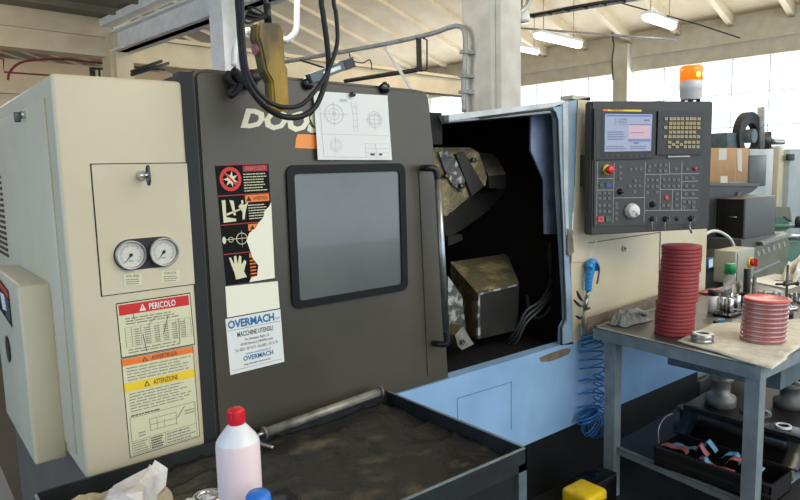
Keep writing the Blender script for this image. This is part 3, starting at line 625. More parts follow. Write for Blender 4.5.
qtext(mb, q, 'MACCHINE UTENSILI', .18, .27, .83, .36, 'ink', 5, .01); qtext(mb, q, 'Via Giuseppe Righi, 12', .3, .40, .75, .46, 'ink', 5); qtext(mb, q, '43100 Mariano (PARMA) Italia', .22, .48, .82, .54, 'ink', 5); qtext(mb, q, 'Tel. 0521 / 87 14 71 - Fax 0521 / 57 21 95', .12, .565, .9, .62, 'ink', 5)
qrect(mb, q, .02, .215, .98, .222, 'over_green', 5); qrect(mb, q, .04, .93, .96, .935, 'ink', 5)
qtext(mb, q, 'www.overmach.it', .3, .66, .76, .70, 'over_blue', 5); qtext(mb, q, 'OVERMACH', .25, .72, .8, .81, 'over_blue', 5, .02); qlines(mb, q, .25, .85, .8, .90, 1, 'ink_soft', 5)
part('dealer_sticker', mb, door, 'white sticker with blue lettering')
# ---- inside the chamber
def PI(px, py, y): return P(px, py, 'y', y)
mb = MB(); hexa(mb, [PI(470, 148, 2.30), PI(487, 178, 2.30), PI(461, 203, 2.30), PI(437, 175, 2.30)], [PI(478, 150, 2.6), PI(492, 176, 2.6), PI(470, 200, 2.6), PI(436, 150, 2.6)], 'cast_flake')
mb.prism([PI(x, y, 2.24) for x, y in ((430, 147.5), (470, 147.5), (479, 153), (487, 177), (485.5, 185), (466, 199), (452, 212), (440, 214), (430, 190))], (0, .3, 0), 'cast_dirty', 'cast_dark')
mb.prism([PI(x, y, 2.225) for x, y in ((439, 152), (446, 150), (456, 160), (465, 180), (462, 192), (452, 184), (444, 168))], (0, .05, 0), 'cast_flake')
mb.prism([PI(x, y, 2.21) for x, y in ((430, 178), (446, 180), (460, 200), (447, 216), (430, 214))], (0, .1, 0), 'cast_dirty')
mb.prism([PI(x, y, 2.222) for x, y in ((456, 154), (464, 152), (484, 186), (472, 196))], (0, .05, 0), 'cast_dark')
for x, y in ((448, 176), (463, 186), (437, 200), (475, 160)): c = PI(x, y, 2.205); mb.lathe([(.014, 0), (.014, .018), (.006, .018)], c+Vector((0, .02, 0)), 'steel_dark', (0, -1, 0), 6)
up = part('upper_toolpost', mb)
mb = MB(); hexa(mb, [PI(489, 176, 2.26), PI(506, 174, 2.26), PI(506, 188.5, 2.26), PI(489, 188, 2.26)], [PI(474, 151.5, 2.5), PI(496, 154.5, 2.5), PI(500, 175, 2.5), PI(480, 180, 2.5)], 'cast_dark', mt='bare_patch'); part('clamp_block', mb, up)
mb = MB(); mb.prism([PI(x, y, 2.4) for x, y in ((458, 200), (506, 187), (500, 198), (484, 214), (462, 230), (446, 238), (440, 214))], (0, .3, 0), 'cast_dark', 'cast_dirty'); mb.prism([PI(x, y, 2.38) for x, y in ((448, 236), (462, 234), (463, 240), (448, 246))], (0, .1, 0), 'cast_dark'); part('slide', mb, up)
mb = MB(); f4 = [PI(477, 292.5, 2.14), PI(519, 283, 2.14), PI(517.5, 330, 2.14), PI(477.6, 339.5, 2.14)]; b4 = [PI(450, 262, 2.42), PI(507, 253.5, 2.42), PI(510, 300, 2.42), PI(451, 325, 2.42)]
hexa(mb, f4, b4, 'cast_dark', mt='cast_dirty', ml='cast_dirty'); lt = part('lower_turret', mb)
mb = MB(); mb.prism([PI(x, y, 2.132) for x, y in ((478, 293), (518, 284), (517, 286), (480, 295), (480.5, 338), (478, 338.5))], (0, .01, 0), 'cast_flake'); mb.prism([PI(x, y, 2.12) for x, y in ((455, 335), (463, 326), (471, 340), (474, 344), (462, 350), (458, 346))], (0, .12, 0), 'steel_worn', 'cast_dirty')
c = PI(462, 342, 2.115); mb.lathe([(.012, 0), (.012, .01), (.006, .01), (.006, 0)], c, 'steel_dark', (0, -1, 0), 12); mb.prism([PI(x, y, 2.2) for x, y in ((448, 276), (462, 296), (466, 330), (448, 338))], (0, .1, 0), 'cast_flake'); part('tool_clamp', mb, lt)
mb = MB(); mb.cyl(PI(508, 262, 2.45), PI(543, 264, 2.45), .035, 'cast_dark', .022); mb.tube([PI(527, 268, 2.3), PI(528, 285, 2.3), PI(526, 300, 2.3)], .01, 'steel_dark'); part('spindle_nose', mb, lt)
mb = MB()
for k in range(3): mb.tube([PI(553+k*1.6, 222, 2.12), PI(549+k*2, 255, 2.10), PI(551+k*1.8, 280+k*2, 2.10), PI(541+k, 300+k*3, 2.08), PI(526, 311+k*6, 2.10), PI(516, 330+k*6, 2.14), PI(500, 348+k*2, 2.25)], .0075, 'hose_black')
mb.tube([PI(527, 296, 2.2), PI(530, 312, 2.15), PI(540, 318, 2.12), PI(552, 302, 2.1), PI(553, 270, 2.12), PI(545, 240, 2.2)], .008, 'hose_black')
part('coolant_hose', mb)
# ---- control pendant
cn = Vector((-.407, -.913, 0)).normalized(); cp0 = P(587, 100, 'y', 1.82)
def K(px, py, lift=0): return PN(px, py, cp0+cn*lift, cn)
e1 = Vector((.913, -.407, 0)).normalized()
TL, TR = K(587, 100), K(712, 103); BR, BL = K(703, 230), K(583, 233.5)
cz0, cz1 = 1.272, 1.893; pw = (TR-TL).dot(e1)
mb = MB(); cA = Vector((TL.x, TL.y, 0))-e1*.004
def L3(a, d, z): return cA+e1*a-cn*d+Vector((0, 0, z))
bm = bmesh.new(); bmesh.ops.create_cube(bm, size=1)
for v in bm.verts: v.co = Vector((.028+(pw-.016)/2+v.co.x*(pw-.016), .03+v.co.y*.06, (cz0+cz1)/2+v.co.z*(cz1-cz0)))
bmesh.ops.bevel(bm, geom=list(bm.edges), offset=.006, segments=2, affect='EDGES'); mb.frombm(bm, 'console', lambda v: L3(v.x, v.y, v.z)); con = part('control_pendant', mb)
mb = MB(); mb.prism([L3(.03, .055, 1.5), L3(.2, .055, 1.5), L3(.2, .055, 1.65), L3(.03, .055, 1.65)], -cn*.2, 'console_dark'); mb.prism([L3(.22, .055, 1.34), L3(pw-.12, .055, 1.34), L3(pw-.12, .055, 1.80), L3(.22, .055, 1.80)], -cn*.08, 'console_dark'); part('rear_housing', mb, con)
def kplate(pts, lift, th, m): mb = MB(); mb.prism([K(x, y, lift) for x, y in pts], -cn*th, m); return mb
mb = kplate([(594.5, 108.5), (656, 110), (655, 158), (594, 160)], .012, .0115, 'console_dark'); mb.prism([K(x, y, .0128) for x, y in ((601.5, 113), (652.5, 114), (651.5, 152.5), (601, 153.5))], -cn*.0006, 'black_gloss')
mb.prism([K(x, y, .0135) for x, y in ((596, 121), (599, 121), (598.5, 143), (595.8, 143))], -cn*.001, 'console'); bz = part('screen_bezel', mb, con)
q = quad([K(603.2, 114), K(650.5, 114.6), K(649, 151), K(602.8, 151.8)], cn, .0145); q0 = q
q = lambda s, t, L=0: q0(s, t, 0)+cn*(.0006*L)
mb = MB(); qrect(mb, q, 0, 0, 1, 1, 'screen', 0); qrect(mb, q, .02, .02, .98, .07, 'screen_blue', 1); qrect(mb, q, .5, .3, .97, .66, 'screen_pink', 1); qrect(mb, q, .5, .27, .98, .29, 'screen_ink', 1); qrect(mb, q, .5, .67, .98, .74, 'screen_blue', 1); qrect(mb, q, .62, .76, .72, .8, 'screen_ink', 2)
for k, tx in enumerate(('X  210.000', 'Z  340.512', 'C   12.417')): qtext(mb, q, tx, .2, .12+k*.065, .46, .165+k*.065, 'screen_ink', 2)
qlines(mb, q, .06, .45, .45, .7, 4, 'screen_ink', 2, .35); qlines(mb, q, .55, .48, .9, .52, 1, 'screen_ink', 2); qlines(mb, q, .04, .84, .48, .96, 2, 'screen_ink', 2, .35); qlines(mb, q, .54, .84, .96, .96, 2, 'screen_ink', 2, .35); qlines(mb, q, .82, .12, .95, .2, 1, 'screen_ink', 2)
part('screen', mb, con)
mb = MB(); mb.prism([K(x, y, .013) for x, y in ((603, 109.2), (641.5, 109.8), (641.5, 111.6), (603, 111))], -cn*.001, 'yellow'); mb.prism([K(x, y, .0135) for x, y in ((603, 109.2), (608, 109.3), (608, 111.1), (603, 111))], -cn*.001, 'orange'); part('yellow_stripe', mb, con)
mb = MB(); q2 = quad([K(609, 109.4), K(622, 109.7), K(622, 111.2), K(609, 110.9)], cn, .014); qtext(mb, q2, 'FANUC', 0, 0, 1, 1, 'red_dull', 0, .02); part('stripe_lettering', mb, con, fixn=False)
mb = MB()
for k in range(8): x = 604+k*6; mb.prism([K(x, 154.5, .014), K(x+4, 154.5, .014), K(x+4, 156.6, .014), K(x, 156.6, .014)], -cn*.002, 'console')
part('soft_keys', mb, con)
mb = kplate([(658.5, 111), (704, 112), (702, 154.5), (657, 154.5)], .010, .0095, 'console_dark'); kb = part('keypad', mb, con)
rows = {183: (126, 163, 191, 220, 250, 287, 318, 346, 378), 218: (160, 190, 220, 250, 285, 315, 343, 375), 250: (122, 158, 188, 218, 250, 283, 313, 343, 376), 285: (158, 188, 218, 248, 281, 312, 342), 320: (120, 155, 187, 217, 247, 280, 312, 342, 373), 363: (152, 212, 275, 305, 337, 370), 380: (181, 242), 398: (150, 210, 272, 305, 337, 370)}
def key(px, py, w_, m, parent, lift, name='key', th=.005):
    mb = MB(); h = w_*.92
    c = [K(px-w_/2, py-h/2, lift), K(px+w_/2, py-h/2, lift), K(px+w_/2, py+h/2, lift), K(px-w_/2, py+h/2, lift)]
    mb.prism(c, -cn*th, m); c2 = [p*.8+(c[0]+c[2])/2*.2+cn*.0004 for p in c]
    mb.prism([c2[0].lerp(c2[1], .25).lerp(c2[3].lerp(c2[2], .25), .3), c2[0].lerp(c2[1], .75).lerp(c2[3].lerp(c2[2], .75), .3), c2[0].lerp(c2[1], .75).lerp(c2[3].lerp(c2[2], .75), .6), c2[0].lerp(c2[1], .25).lerp(c2[3].lerp(c2[2], .25), .6)], -cn*.0003, 'ink')
    obj(name, mb, con)
for b_, xs in rows.items():
    for a_ in xs: key(650+a_/7.69, 95+b_/7.69, 3.0, 'key_tan', kb, .0145)
mb = kplate([(594.5, 161), (702.5, 158.5), (699, 223.5), (594, 226.5)], .006, .0058, 'console_plate')
def kl(a, b, wd=.35, m='line_white'):
    A, Bq = K(*a, .0066), K(*b, .0066); d = (Bq-A).normalized().cross(cn)*.0011; mb.poly([A-d, Bq-d, Bq+d, A+d], m)
for a, b in (((597.5, 178.5), (614, 178.5)), ((614.3, 163), (613, 223)), ((597, 190), (614, 190)), ((597.5, 162), (596.5, 224)), ((613.5, 198), (644.5, 197.5)), ((645.5, 162), (644, 222)), ((645.5, 174.5), (699, 173.5)), ((644.5, 210.5), (697, 210)), ((660.5, 174), (660, 210)), ((669.5, 162), (669.5, 173.5)), ((682, 161), (681.5, 210)), ((672.5, 190), (672, 210)), ((661, 189.5), (681, 189.5)), ((682, 181.5), (698, 181)), ((682, 190), (698, 190)), ((682, 198), (698, 198))): kl(a, b)
pl = part('button_panel', mb, con)
keys = [(620.5, 167), (620.5, 173), (620.5, 178.5), (631, 169.5), (636, 169), (640.8, 169), (630, 186), (635, 186), (640, 186), (634.5, 191.5), (635.5, 180.5), (616.5, 204), (616.8, 207.5), (616.6, 213.2), (616.5, 218.7)]
for r_ in (193, 198.3, 205.5, 211.5):
    for c_ in (599.8, 604.6, 609.4): keys.append((c_, r_))
for r_ in (180, 186.3): keys += [(648, r_), (652.6, r_), (657.3, r_), (664.2, r_-.3), (669, r_-.3), (674, r_-.3), (678.6, r_-.3)]
keys += [(647.5, 192.5), (657, 192.2), (663.3, 205.5), (668.6, 205.3), (676.5, 205.3), (676.8, 199), (677, 194), (686.5, 178), (693, 178), (686.5, 186), (693, 186), (686, 194), (693, 194), (684.5, 202), (689.5, 202), (694, 202), (684, 207.2), (693.5, 207), (649, 170.5), (655, 165.5), (660.5, 165.2), (666, 165), (649.8, 166.5), (660, 171), (665.5, 170.8), (676, 169), (687.5, 169)]
for x, y in keys: key(x, y, 2.9, 'key_grey', pl, .0095, 'button')
key(601, 219.3, 6, 'btn_red', pl, .013, 'feed_hold_button'); key(608.5, 219, 5, 'btn_green', pl, .012, 'cycle_start_button'); key(608.8, 185, 4.6, 'btn_blue', pl, .011, 'blue_button'); key(601.5, 185.5, 3, 'btn_green', pl, .010, 'green_button')
def knob(px, py, prof, m, name, extra=None):
    mb = MB(); mb.lathe(prof, K(px, py, .006), m, cn, 24)
    if extra: extra(mb, K(px, py, .006))
    obj(name, mb, con)
mbx = lambda mb, c: mb.lathe([(.024, 0), (.024, .004), (.02, .006)], c, 'btn_yellow', cn, 28)
knob(607, 169.7, [(.010, .004), (.010, .018), (.019, .02), (.021, .026), (.019, .034), (.008, .038), (0, .038)], 'btn_red', 'emergency_stop', mbx)
knob(631, 210.8, [(.036, 0), (.036, .010), (.031, .014), (.031, .026), (.027, .030), (0, .030)], 'white_plastic', 'handwheel', lambda mb, c: (mb.lathe([(.008, .03), (.008, .04), (0, .04)], c+e1*.014-Vector((0, 0, .012)), 'white_plastic', cn, 16), mb.box(c+cn*.031-Vector((.012, 0, .003)), c+cn*.032+Vector((.012, 0, .003)), 'grey_plastic')))
def ticks(px, py, r=.022):
    mb = MB(); c = K(px, py, .0066)
    for k in range(11):
        a = math.radians(-130+260*k/10+90); d = e1*math.cos(a)+Vector((0, 0, math.sin(a))); t = d.cross(cn)*.0006; mb.poly([c+d*r-t, c+d*r+t, c+d*(r-.005)+t, c+d*(r-.005)-t], 'line_white')
    obj('dial_scale', mb, con)
for x, y in ((619.7, 191.5), (652, 204.3)):
    knob(x, y, [(.015, 0), (.015, .006), (.010, .008), (.009, .022), (0, .022)], 'black', 'rotary_knob'); ticks(x, y)
for x, y in ((652, 219), (665, 219), (690.5, 218.5)):
    knob(x, y, [(.014, 0), (.014, .004), (.009, .006), (.008, .016), (0, .016)], 'black', 'key_switch', lambda mb, c: mb.box(c+cn*.016-Vector((.002, .0, .01)), c+cn*.03+Vector((.002, 0, .01)), 'chrome'))
knob(676.6, 218.7, [(.011, 0), (.011, .003), (0, .003)], 'black_rubber', 'key_socket')
knob(666.3, 197.6, [(.011, 0), (.011, .003), (.009, .004)], 'btn_red', 'red_ring')
knob(694.5, 168.8, [(.009, 0), (.008, .008), (0, .01)], 'btn_red', 'indicator_light')
mb = MB()
for x, y in ((652, 223), (665, 224), (690, 224)): mb.tube([K(x, y-2, .02), K(x-.3, y+3, .02), K(x, y+7, .018)], .003, 'steel'); 
mb.tube([K(689, 226, .02), K(691.5, 233, .018)], .005, 'steel'); obj('keys_on_ring', mb, con)
mb = kplate([(668, 156), (690, 155.5), (690, 157), (668, 157.5)], .009, .003, 'grey_plastic'); obj('trim_strip', mb, con)
# amber beacon on the pendant
bc = PN(690.5, 102, cp0-cn*.034, cn); bc.z = cz1+.002
mb = MB(); mb.lathe([(.045, 0), (.045, .006), (.05, .012), (.05, .045), (.053, .048), (.053, .088), (.05, .09)], bc+Vector((0, 0, .008)), 'white_plastic', n=28)
for k in range(4): a = k*math.pi/2+.4; mb.cyl(bc+Vector((.035*math.cos(a), .035*math.sin(a), -.002)), bc+Vector((.035*math.cos(a), .035*math.sin(a), .01)), .009, 'console_dark')
bcn = part('warning_beacon', mb, lathe, 'white based amber beacon')
mb = MB(); mb.lathe([(.052, .098), (.052, .16), (.045, .168), (0, .17)], bc, 'amber', n=28); obj('amber_lens', mb, bcn)
mb = MB(); mb.lathe([(.0, .105), (.014, .11), (.016, .13), (0, .145)], bc+cn*.04, 'amber_core', n=14); obj('lamp', mb, bcn)
# ------------------------------------------------------------------ things on the door
def D(px, py, d): return O+ray(px, py)*d
from mathutils import noise as NZ
PS = [F(313.5, 91, .012), F(387.6, 95.5, .012), F(391, 160, .012), F(317, 159.8, .012)]
def pap(s, t): 
    p = (PS[0]*(1-s)+PS[1]*s)*(1-t)+(PS[3]*(1-s)+PS[2]*s)*t; return p+Vector((0, -.006*math.sin(s*3+t*2)**2*t, 0))
mb = MB(); mb.grid(pap, 10, 10, 'paper')
q = lambda s, t, L=0: pap(s, t)+Vector((0, -.0008-.0006*L, 0))
def ql(a, b, wd=.004, m='paper_line'):
    dx, dy = b[0]-a[0], b[1]-a[1]; l = math.hypot(dx, dy); nx, ny = -dy/l*wd/2, dx/l*wd/2; n = max(1, int(l*6))
    for k in range(n):
        u0, u1 = k/n, (k+1)/n; A = (a[0]+dx*u0, a[1]+dy*u0); Bq = (a[0]+dx*u1, a[1]+dy*u1)
        qpoly(mb, q, [(A[0]-nx, A[1]-ny), (Bq[0]-nx, Bq[1]-ny), (Bq[0]+nx, Bq[1]+ny), (A[0]+nx, A[1]+ny)], m, 1)
for cs, ct, r in ((.24, .32, .14), (.24, .32, .08), (.24, .32, .03), (.79, .38, .12), (.79, .38, .085), (.24, .78, .09), (.24, .78, .055)): qring(mb, q, cs, ct, r*.85, r*1.05, 'paper_line', 1, .05 if r > .05 else .15)
for a, b in (((.24, .14), (.24, .5)), ((.06, .32), (.42, .32)), ((.79, .22), (.79, .54)), ((.64, .38), (.94, .38)), ((.24, .66), (.24, .9)), ((.72, .32), (.86, .32)), ((.72, .44), (.86, .44)), ((.72, .32), (.72, .44)), ((.86, .32), (.86, .44)), ((.48, .12), (.5, .58)), ((.54, .12), (.55, .58)), ((.48, .2), (.54, .2)), ((.49, .3), (.58, .3)), ((.49, .4), (.55, .4)), ((.48, .5), (.55, .5)), ((.06, .08), (.08, .95)), ((.08, .95), (.95, .97)), ((.64, .75), (.97, .75)), ((.64, .75), (.64, .96)), ((.64, .82), (.97, .82)), ((.64, .89), (.97, .89)), ((.78, .75), (.78, .96)), ((.06, .62), (.97, .62))): ql(a, b)
qrect(mb, q, .33, .09, .42, .13, 'paper_line', 1); qrect(mb, q, .70, .90, .76, .93, 'ink', 1); qrect(mb, q, .82, .90, .86, .93, 'ink', 1)
obj('technical_drawing', mb, None, 'white sheet with faint part drawings held on the grey sliding door', 'drawing', fixn=False)
def magnet(px, py, r, lab, m='black_gloss', lift=.0):
    mb = MB(); mb.lathe([(r, 0), (r, .012), (r*.8, .017), (0, .018)], F(px, py, .001+lift), m, (0, -1, 0), 24); obj('magnet', mb, None, lab, 'magnet')
magnet(351.5, 94.5, .009, 'small steel magnet pinning the top edge of the drawing sheet', 'steel_dark', .014)
magnet(383.5, 88, .021, 'black round magnet on the door above the right corner of the sheet')
magnet(307, 84, .02, 'black round magnet on the door left of the sheet top')
# black cable gland and strap on the door edge
mb = MB(); c = F(243, 82, .03)
mb.tube([F(232, 71, .03), F(237, 75, .03), F(243, 82, .035), F(250, 85, .03), F(254, 78, .03)], .017, 'black_rubber'); mb.tube([F(241, 84, .04), F(237, 91, .04), F(231, 96, .035), F(230, 91, .035), F(237, 86, .03)], .009, 'black_rubber')
mb.tube([F(230, 72, .03), F(228, 78, .03), F(233, 84, .03), F(241, 86, .03)], .010, 'black_rubber'); mb.lathe([(.0, -.03), (.02, -.025), (.024, 0), (.02, .025), (0, .03)], F(251, 77, .03), 'black', (1, 0, .4), 16)
obj('cable_gland', mb, None, 'black twisted cable gland and strap on the top edge of the door', 'cable gland')
# grey bar lamp above the door
mb = MB(); a, b = F(309, 79, .02), F(349, 63.5, .02); ax = (b-a).normalized(); up_ = Vector((0, 0, 1)); up_ = (up_-ax*up_.dot(ax)).normalized()
def obx(mb, a, b, w_, h_, m):
    ax = (b-a).normalized(); u2 = Vector((0, 0, 1)); u2 = (u2-ax*u2.dot(ax)).normalized(); s_ = ax.cross(u2)
    mb.add([p+s_*i*w_/2+u2*j*h_/2 for p in (a, b) for i in (-1, 1) for j in (-1, 1)], [(0,1,3,2),(4,6,7,5),(0,4,5,1),(2,3,7,6),(0,2,6,4),(1,5,7,3)], m)
obx(mb, a, b, .03, .030, 'paint_blue_grey'); bl_ = obj('work_lamp', mb, None, 'dark grey slim work lamp leaning above the door behind the cables', 'lamp')
mb = MB(); obx(mb, b-ax*.03, b+ax*.012, .034, .034, 'black'); obj('end_cap', mb, bl_)
mb = MB(); obx(mb, a+ax*.05, b-ax*.05, .034, .012, 'steel'); obj('diffuser', mb, bl_)
# ------------------------------------------------------------------ crane pendant and its cables
def Z7(x, y, Y): return P(220+x/4.167, y/4.167, 'y', Y)
YP = 1.70
ol = [(160, 97), (172, 92), (245, 95), (258, 108), (265, 125), (268, 150), (274, 268), (284, 285), (291, 430), (286, 462), (262, 466), (226, 450), (218, 340), (192, 295), (170, 190), (156, 150)]
bm = bmesh.new(); vs = [bm.verts.new(Z7(x, y, YP)) for x, y in ol]; f = bm.faces.new(vs); g = bmesh.ops.extrude_face_region(bm, geom=[f])
for v in g['geom']:
    if isinstance(v, bmesh.types.BMVert): v.co.y += .055
bmesh.ops.recalc_face_normals(bm, faces=bm.faces); bmesh.ops.bevel(bm, geom=[e for e in bm.edges if abs(e.verts[0].co.y-e.verts[1].co.y) < 1e-5], offset=.006, segments=2, affect='EDGES')
top = Z7(200, 92, YP+.027); pend = thing('crane_pendant', top, 'worn yellow crane control pendant hanging on a black cable before the door', 'crane pendant')
mb = MB(); mb.frombm(bm, 'pendant_yellow'); obj('housing', mb, pend)
mb = MB(); mb.cyl(Z7(168, 205, YP+.027), Z7(142, 207, YP+.027), .016, 'strip_red'); obj('stop_button', mb, pend)
mb = MB(); mb.cyl(top-Vector((0, 0, .004)), top+Vector((0, 0, .05)), .011, 'black'); mb.tube([top+Vector((0, 0, .04)), Z7(200, 30, YP+.027), Z7(190, -30, YP+.027), Z7(188, -700, YP+.027)], .0075, 'black'); obj('cable', mb, pend)
mb = MB()
for k in range(5): a = -1.2+k*.6; mb.tube([Z7(197, 70, YP+.02), Z7(197-40-10*k, 40+14*k, YP+.01), Z7(120-4*k, 30+12*k, YP+.02), Z7(150, 60+3*k, YP+.03), Z7(197, 75, YP+.03)], .003, 'black_rubber')
obj('wire_tie', mb, pend)
mb = MB(); mb.prism([Z7(x, y, YP-.0008) for x, y in ((232, 125), (250, 128), (258, 260), (262, 300), (268, 440), (258, 440), (246, 300), (236, 220))], (0, .0006, 0), 'pendant_yellow')
mb2 = MB(); mb2.tube([Z7(x, y, 1.66) for x, y in ((60, -700), (72, -60), (78, 60), (86, 180), (100, 300), (135, 385), (200, 455), (275, 488), (345, 482), (402, 438), (440, 340), (452, 270), (446, 180), (430, 60), (420, -60), (410, -700))], .0085, 'black_rubber'); obj('hanging_cable', mb2, None, 'thick black cable looping lowest across the lettering of the door', 'cable')
mb2 = MB(); mb2.tube([Z7(x, y, 1.63) for x, y in ((95, -700), (92, -60), (92, 60), (98, 180), (112, 290), (150, 370), (205, 425), (270, 447), (340, 435), (400, 375), (455, 285), (488, 180), (484, 60), (470, -60), (462, -700))], .0065, 'black_rubber'); obj('hanging_cable', mb2, None, 'thinner black cable forming the inner and wider loop over the door', 'cable')
# ------------------------------------------------------------------ workbench in front of the lathe
bx0, bx1, by0, by1, bz = .235, 1.418, 1.205, 1.882, .775
wb = thing('workbench', ((bx0+bx1)/2, (by0+by1)/2, 0), 'dark steel workbench with rubber mat standing against the grey door', 'workbench')
mb = MB(); t = .006
def bm_(x, y):
    h = .730+.012*NZ.noise(Vector((x*5, y*7, 0)))+.012*max(0, 1-abs(NZ.noise(Vector((x*7, y*4, 3))))*7)**2
    return Vector((x, y, h))
mb.grid(lambda u, v: bm_(bx0+.006+(bx1-bx0-.012)*u, by0+.006+(by1-by0-.012)*v), 60, 36, 'bench_mat', thick=(0, 0, -.02)); obj('rubber_mat', mb, wb)
for a, b in (((bx0, by0, .705), (bx1, by0+t, bz)), ((bx0, by1-t, .705), (bx1, by1, bz)), ((bx0, by0, .705), (bx0+t, by1, bz)), ((bx1-t, by0, .705), (bx1, by1, bz))):
    mb = MB(); mb.box(a, b, 'rim_dark'); mb.box((a[0]-.001, a[1]-.001, bz-.002), (b[0]+.001, b[1]+.001, bz+.001), 'rim_dark' if a[1] > 1.8 else 'paint_grey'); obj('rim', mb, wb)
mb = MB(); mb.box((bx0+.02, by0+.01, .66), (bx1-.002, by0+.02, .729), 'black_base'); mb.box((bx0+.02, by0+.012, .1), (bx1-.05, by0+.02, .66), 'black_base'); mb.box((bx1-.02, by0+.05, .1), (bx1-.012, by1-.05, .729), 'black_base'); mb.box((bx0+.01, by0+.01, .70), (bx1-.01, by1-.01, .71), 'black_base'); obj('body_panel', mb, wb)
for x in (bx0, bx1-.035):
    for y in (by0, by1-.035): mb = MB(); mb.box((x, y, 0), (x+.035, y+.035, .728), 'paint_blue_grey'); obj('leg', mb, wb)
# steel tube on the bench rim
A, Bq = P(262, 436, 'z', .80), P(380, 391, 'z', .80); A.y = min(A.y, 1.86); Bq.y = A.y = 1.872-.02
A = P(264, 433, 'y', 1.852); Bq = P(380.5, 391.5, 'y', 1.852)
tb = thing('steel_tube', A, 'worn steel tube lying along the back rim of the workbench', 'tube')
mb = MB(); mb.cyl(A, Bq, .0155, 'steel_worn'); obj('barrel', mb, tb)
ax = (Bq-A).normalized()
for c in (A-ax*.002, Bq-ax*.004): mb = MB(); mb.lathe([(.021, 0), (.021, .006)], c, 'steel_worn', ax); obj('end_flange', mb, tb)
mb = MB(); mb.tube([A-ax*.0, A-ax*.02, A-ax*.032+Vector((0, -.01, -.006)), A-ax*.026+Vector((0, -.03, -.018)), A+Vector((.0, -.06, -.03))], .007, 'steel'); obj('hooked_rod', mb, tb)
# bottle
bc = D(237.5, 440, 1.53); bh = .30; zt = D(236, 407, 1.53).z; br = .0515; zb = .738
bo = thing('plastic_bottle', (bc.x, bc.y, zb), 'translucent plastic bottle with pinkish liquid and red cap on the workbench', 'bottle')
prof = [(0, 0), (br*.92, 0), (br, .008), (br, zt-zb-.088), (br*.97, zt-zb-.078), (br*.86, zt-zb-.068), (br*.45, zt-zb-.041), (.017, zt-zb-.036), (.017, zt-zb-.02)]
mb = MB(); k = 3; mb.lathe(prof[:5], (bc.x, bc.y, zb), 'bottle', n=36, closed=True); mb.lathe(prof[4:], (bc.x, bc.y, zb), 'bottle_white', n=36, closed=True); obj('bottle_body', mb, bo)
mb = MB(); mb.lathe([(.0195, 0), (.0205, .003), (.0195, .032), (.017, .036), (0, .036)], (bc.x, bc.y, zt-.036), 'cap_red', n=30)
for k in range(30): a = 2*math.pi*k/30; p = Vector((bc.x+.0198*math.cos(a), bc.y+.0198*math.sin(a), zt-.033)); mb.box(p-Vector((.0008, .0008, 0)), p+Vector((.0008, .0008, .028)), 'cap_red')
obj('cap', mb, bo, 'red screw cap')
# blue capped thing and black block in front
c = D(259.5, 520, 1.45); zc_ = D(259, 489.5, 1.45).z
bb = thing('blue_capped_bottle', (c.x, c.y, .738), 'small bottle with round blue cap in front of the red capped bottle', 'bottle')
mb = MB(); mb.lathe([(0, 0), (.03, 0), (.031, .004), (.031, zc_-.738-.06), (.02, zc_-.738-.045), (.02, zc_-.738-.035)], (c.x, c.y, .738), 'bottle_white', n=30, closed=True); obj('bottle_body', mb, bb)
mb = MB(); mb.lathe([(.026, -.04), (.028, -.036), (.028, -.010), (.022, -.002), (0, 0)], (c.x, c.y, zc_), 'cap_blue', n=30); obj('cap', mb, bb, 'round blue cap')
c = P(284, 500, 'z', .76); mb = MB(); mb.rbox((c.x-.03, c.y-.04, .742), (c.x+.035, c.y+.05, .765), 'black_gloss', .004); obj('black_case', mb, None, 'small black case lying right of the blue cap on the workbench', 'case')
def crumple(cx, cy, z, wx, wy, h, m, seed, n=26, sharp=1.6):
    rnd = Vector((seed*7.1, seed*3.3, seed))
    def fn(u, v):
        x, y = (u-.5)*2, (v-.5)*2; r = max(0, 1-(abs(x)**2.4+abs(y)**2.4)); rg = abs(NZ.noise(Vector((u*3.5, v*3.5, 0))+rnd)); rg2 = abs(NZ.noise(Vector((u*9, v*9, 0))+rnd))
        hh = h*(r**.45)*(.45+1.1*(1-rg*2.2)+.25*(1-rg2*3)); k = 1+.22*NZ.noise(Vector((math.atan2(y, x)*1.3, 0, 0))+rnd)
        return Vector((cx+x*wx*k, cy+y*wy*k, z+max(.003, hh*.7)))
    mb = MB(); mb.grid(fn, n, n, m, smooth=False, thick=(0, 0, -.002)); return mb
c = P(122, 490, 'z', .80); obj('rag_tan_', crumple(c.x-.05, c.y-.02, .742, .17, .14, .05, 'rag_tan', 2), None, 'tan paper rag spread under the white rag on the workbench', 'rag').name = 'tan_rag'
mb = MB(); 
def RG(x, y, z=0): return P(60+x/3.636, 440+y/3.636, 'y', 1.62+z)
# white rag: folded facets
v = [RG(165, 215, -.05), RG(195, 165), RG(260, 130, .02), RG(335, 92, .06), RG(345, 72, .07), RG(392, 103, .1), RG(385, 165, .07), RG(355, 200, .04), RG(350, 240, 0), RG(290, 150, -.03), RG(300, 185, -.08), RG(240, 200, -.09), RG(300, 235, -.1), RG(120, 235, -.06), RG(345, 130, .03), RG(360, 110, .07)]
for f in ((0, 1, 11), (1, 2, 9), (1, 9, 11), (9, 10, 11), (2, 3, 9), (3, 14, 9), (3, 4, 15), (3, 15, 14), (4, 5, 15), (5, 6, 14), (5, 14, 15), (6, 7, 14), (9, 14, 10), (14, 7, 10), (7, 8, 12), (7, 12, 10), (10, 12, 11), (11, 12, 13), (0, 11, 13)): mb.add([v[i] for i in f], [(0, 1, 2)], 'rag')
mb.add([p+Vector((0, .05, -.03)) for p in v], [(0, 1, 2, 3, 4, 5, 6, 7, 8, 12, 13)], 'rag'); obj('white_rag', mb, None, 'crumpled white rag with a peaked fold in front of the cabinet', 'rag')
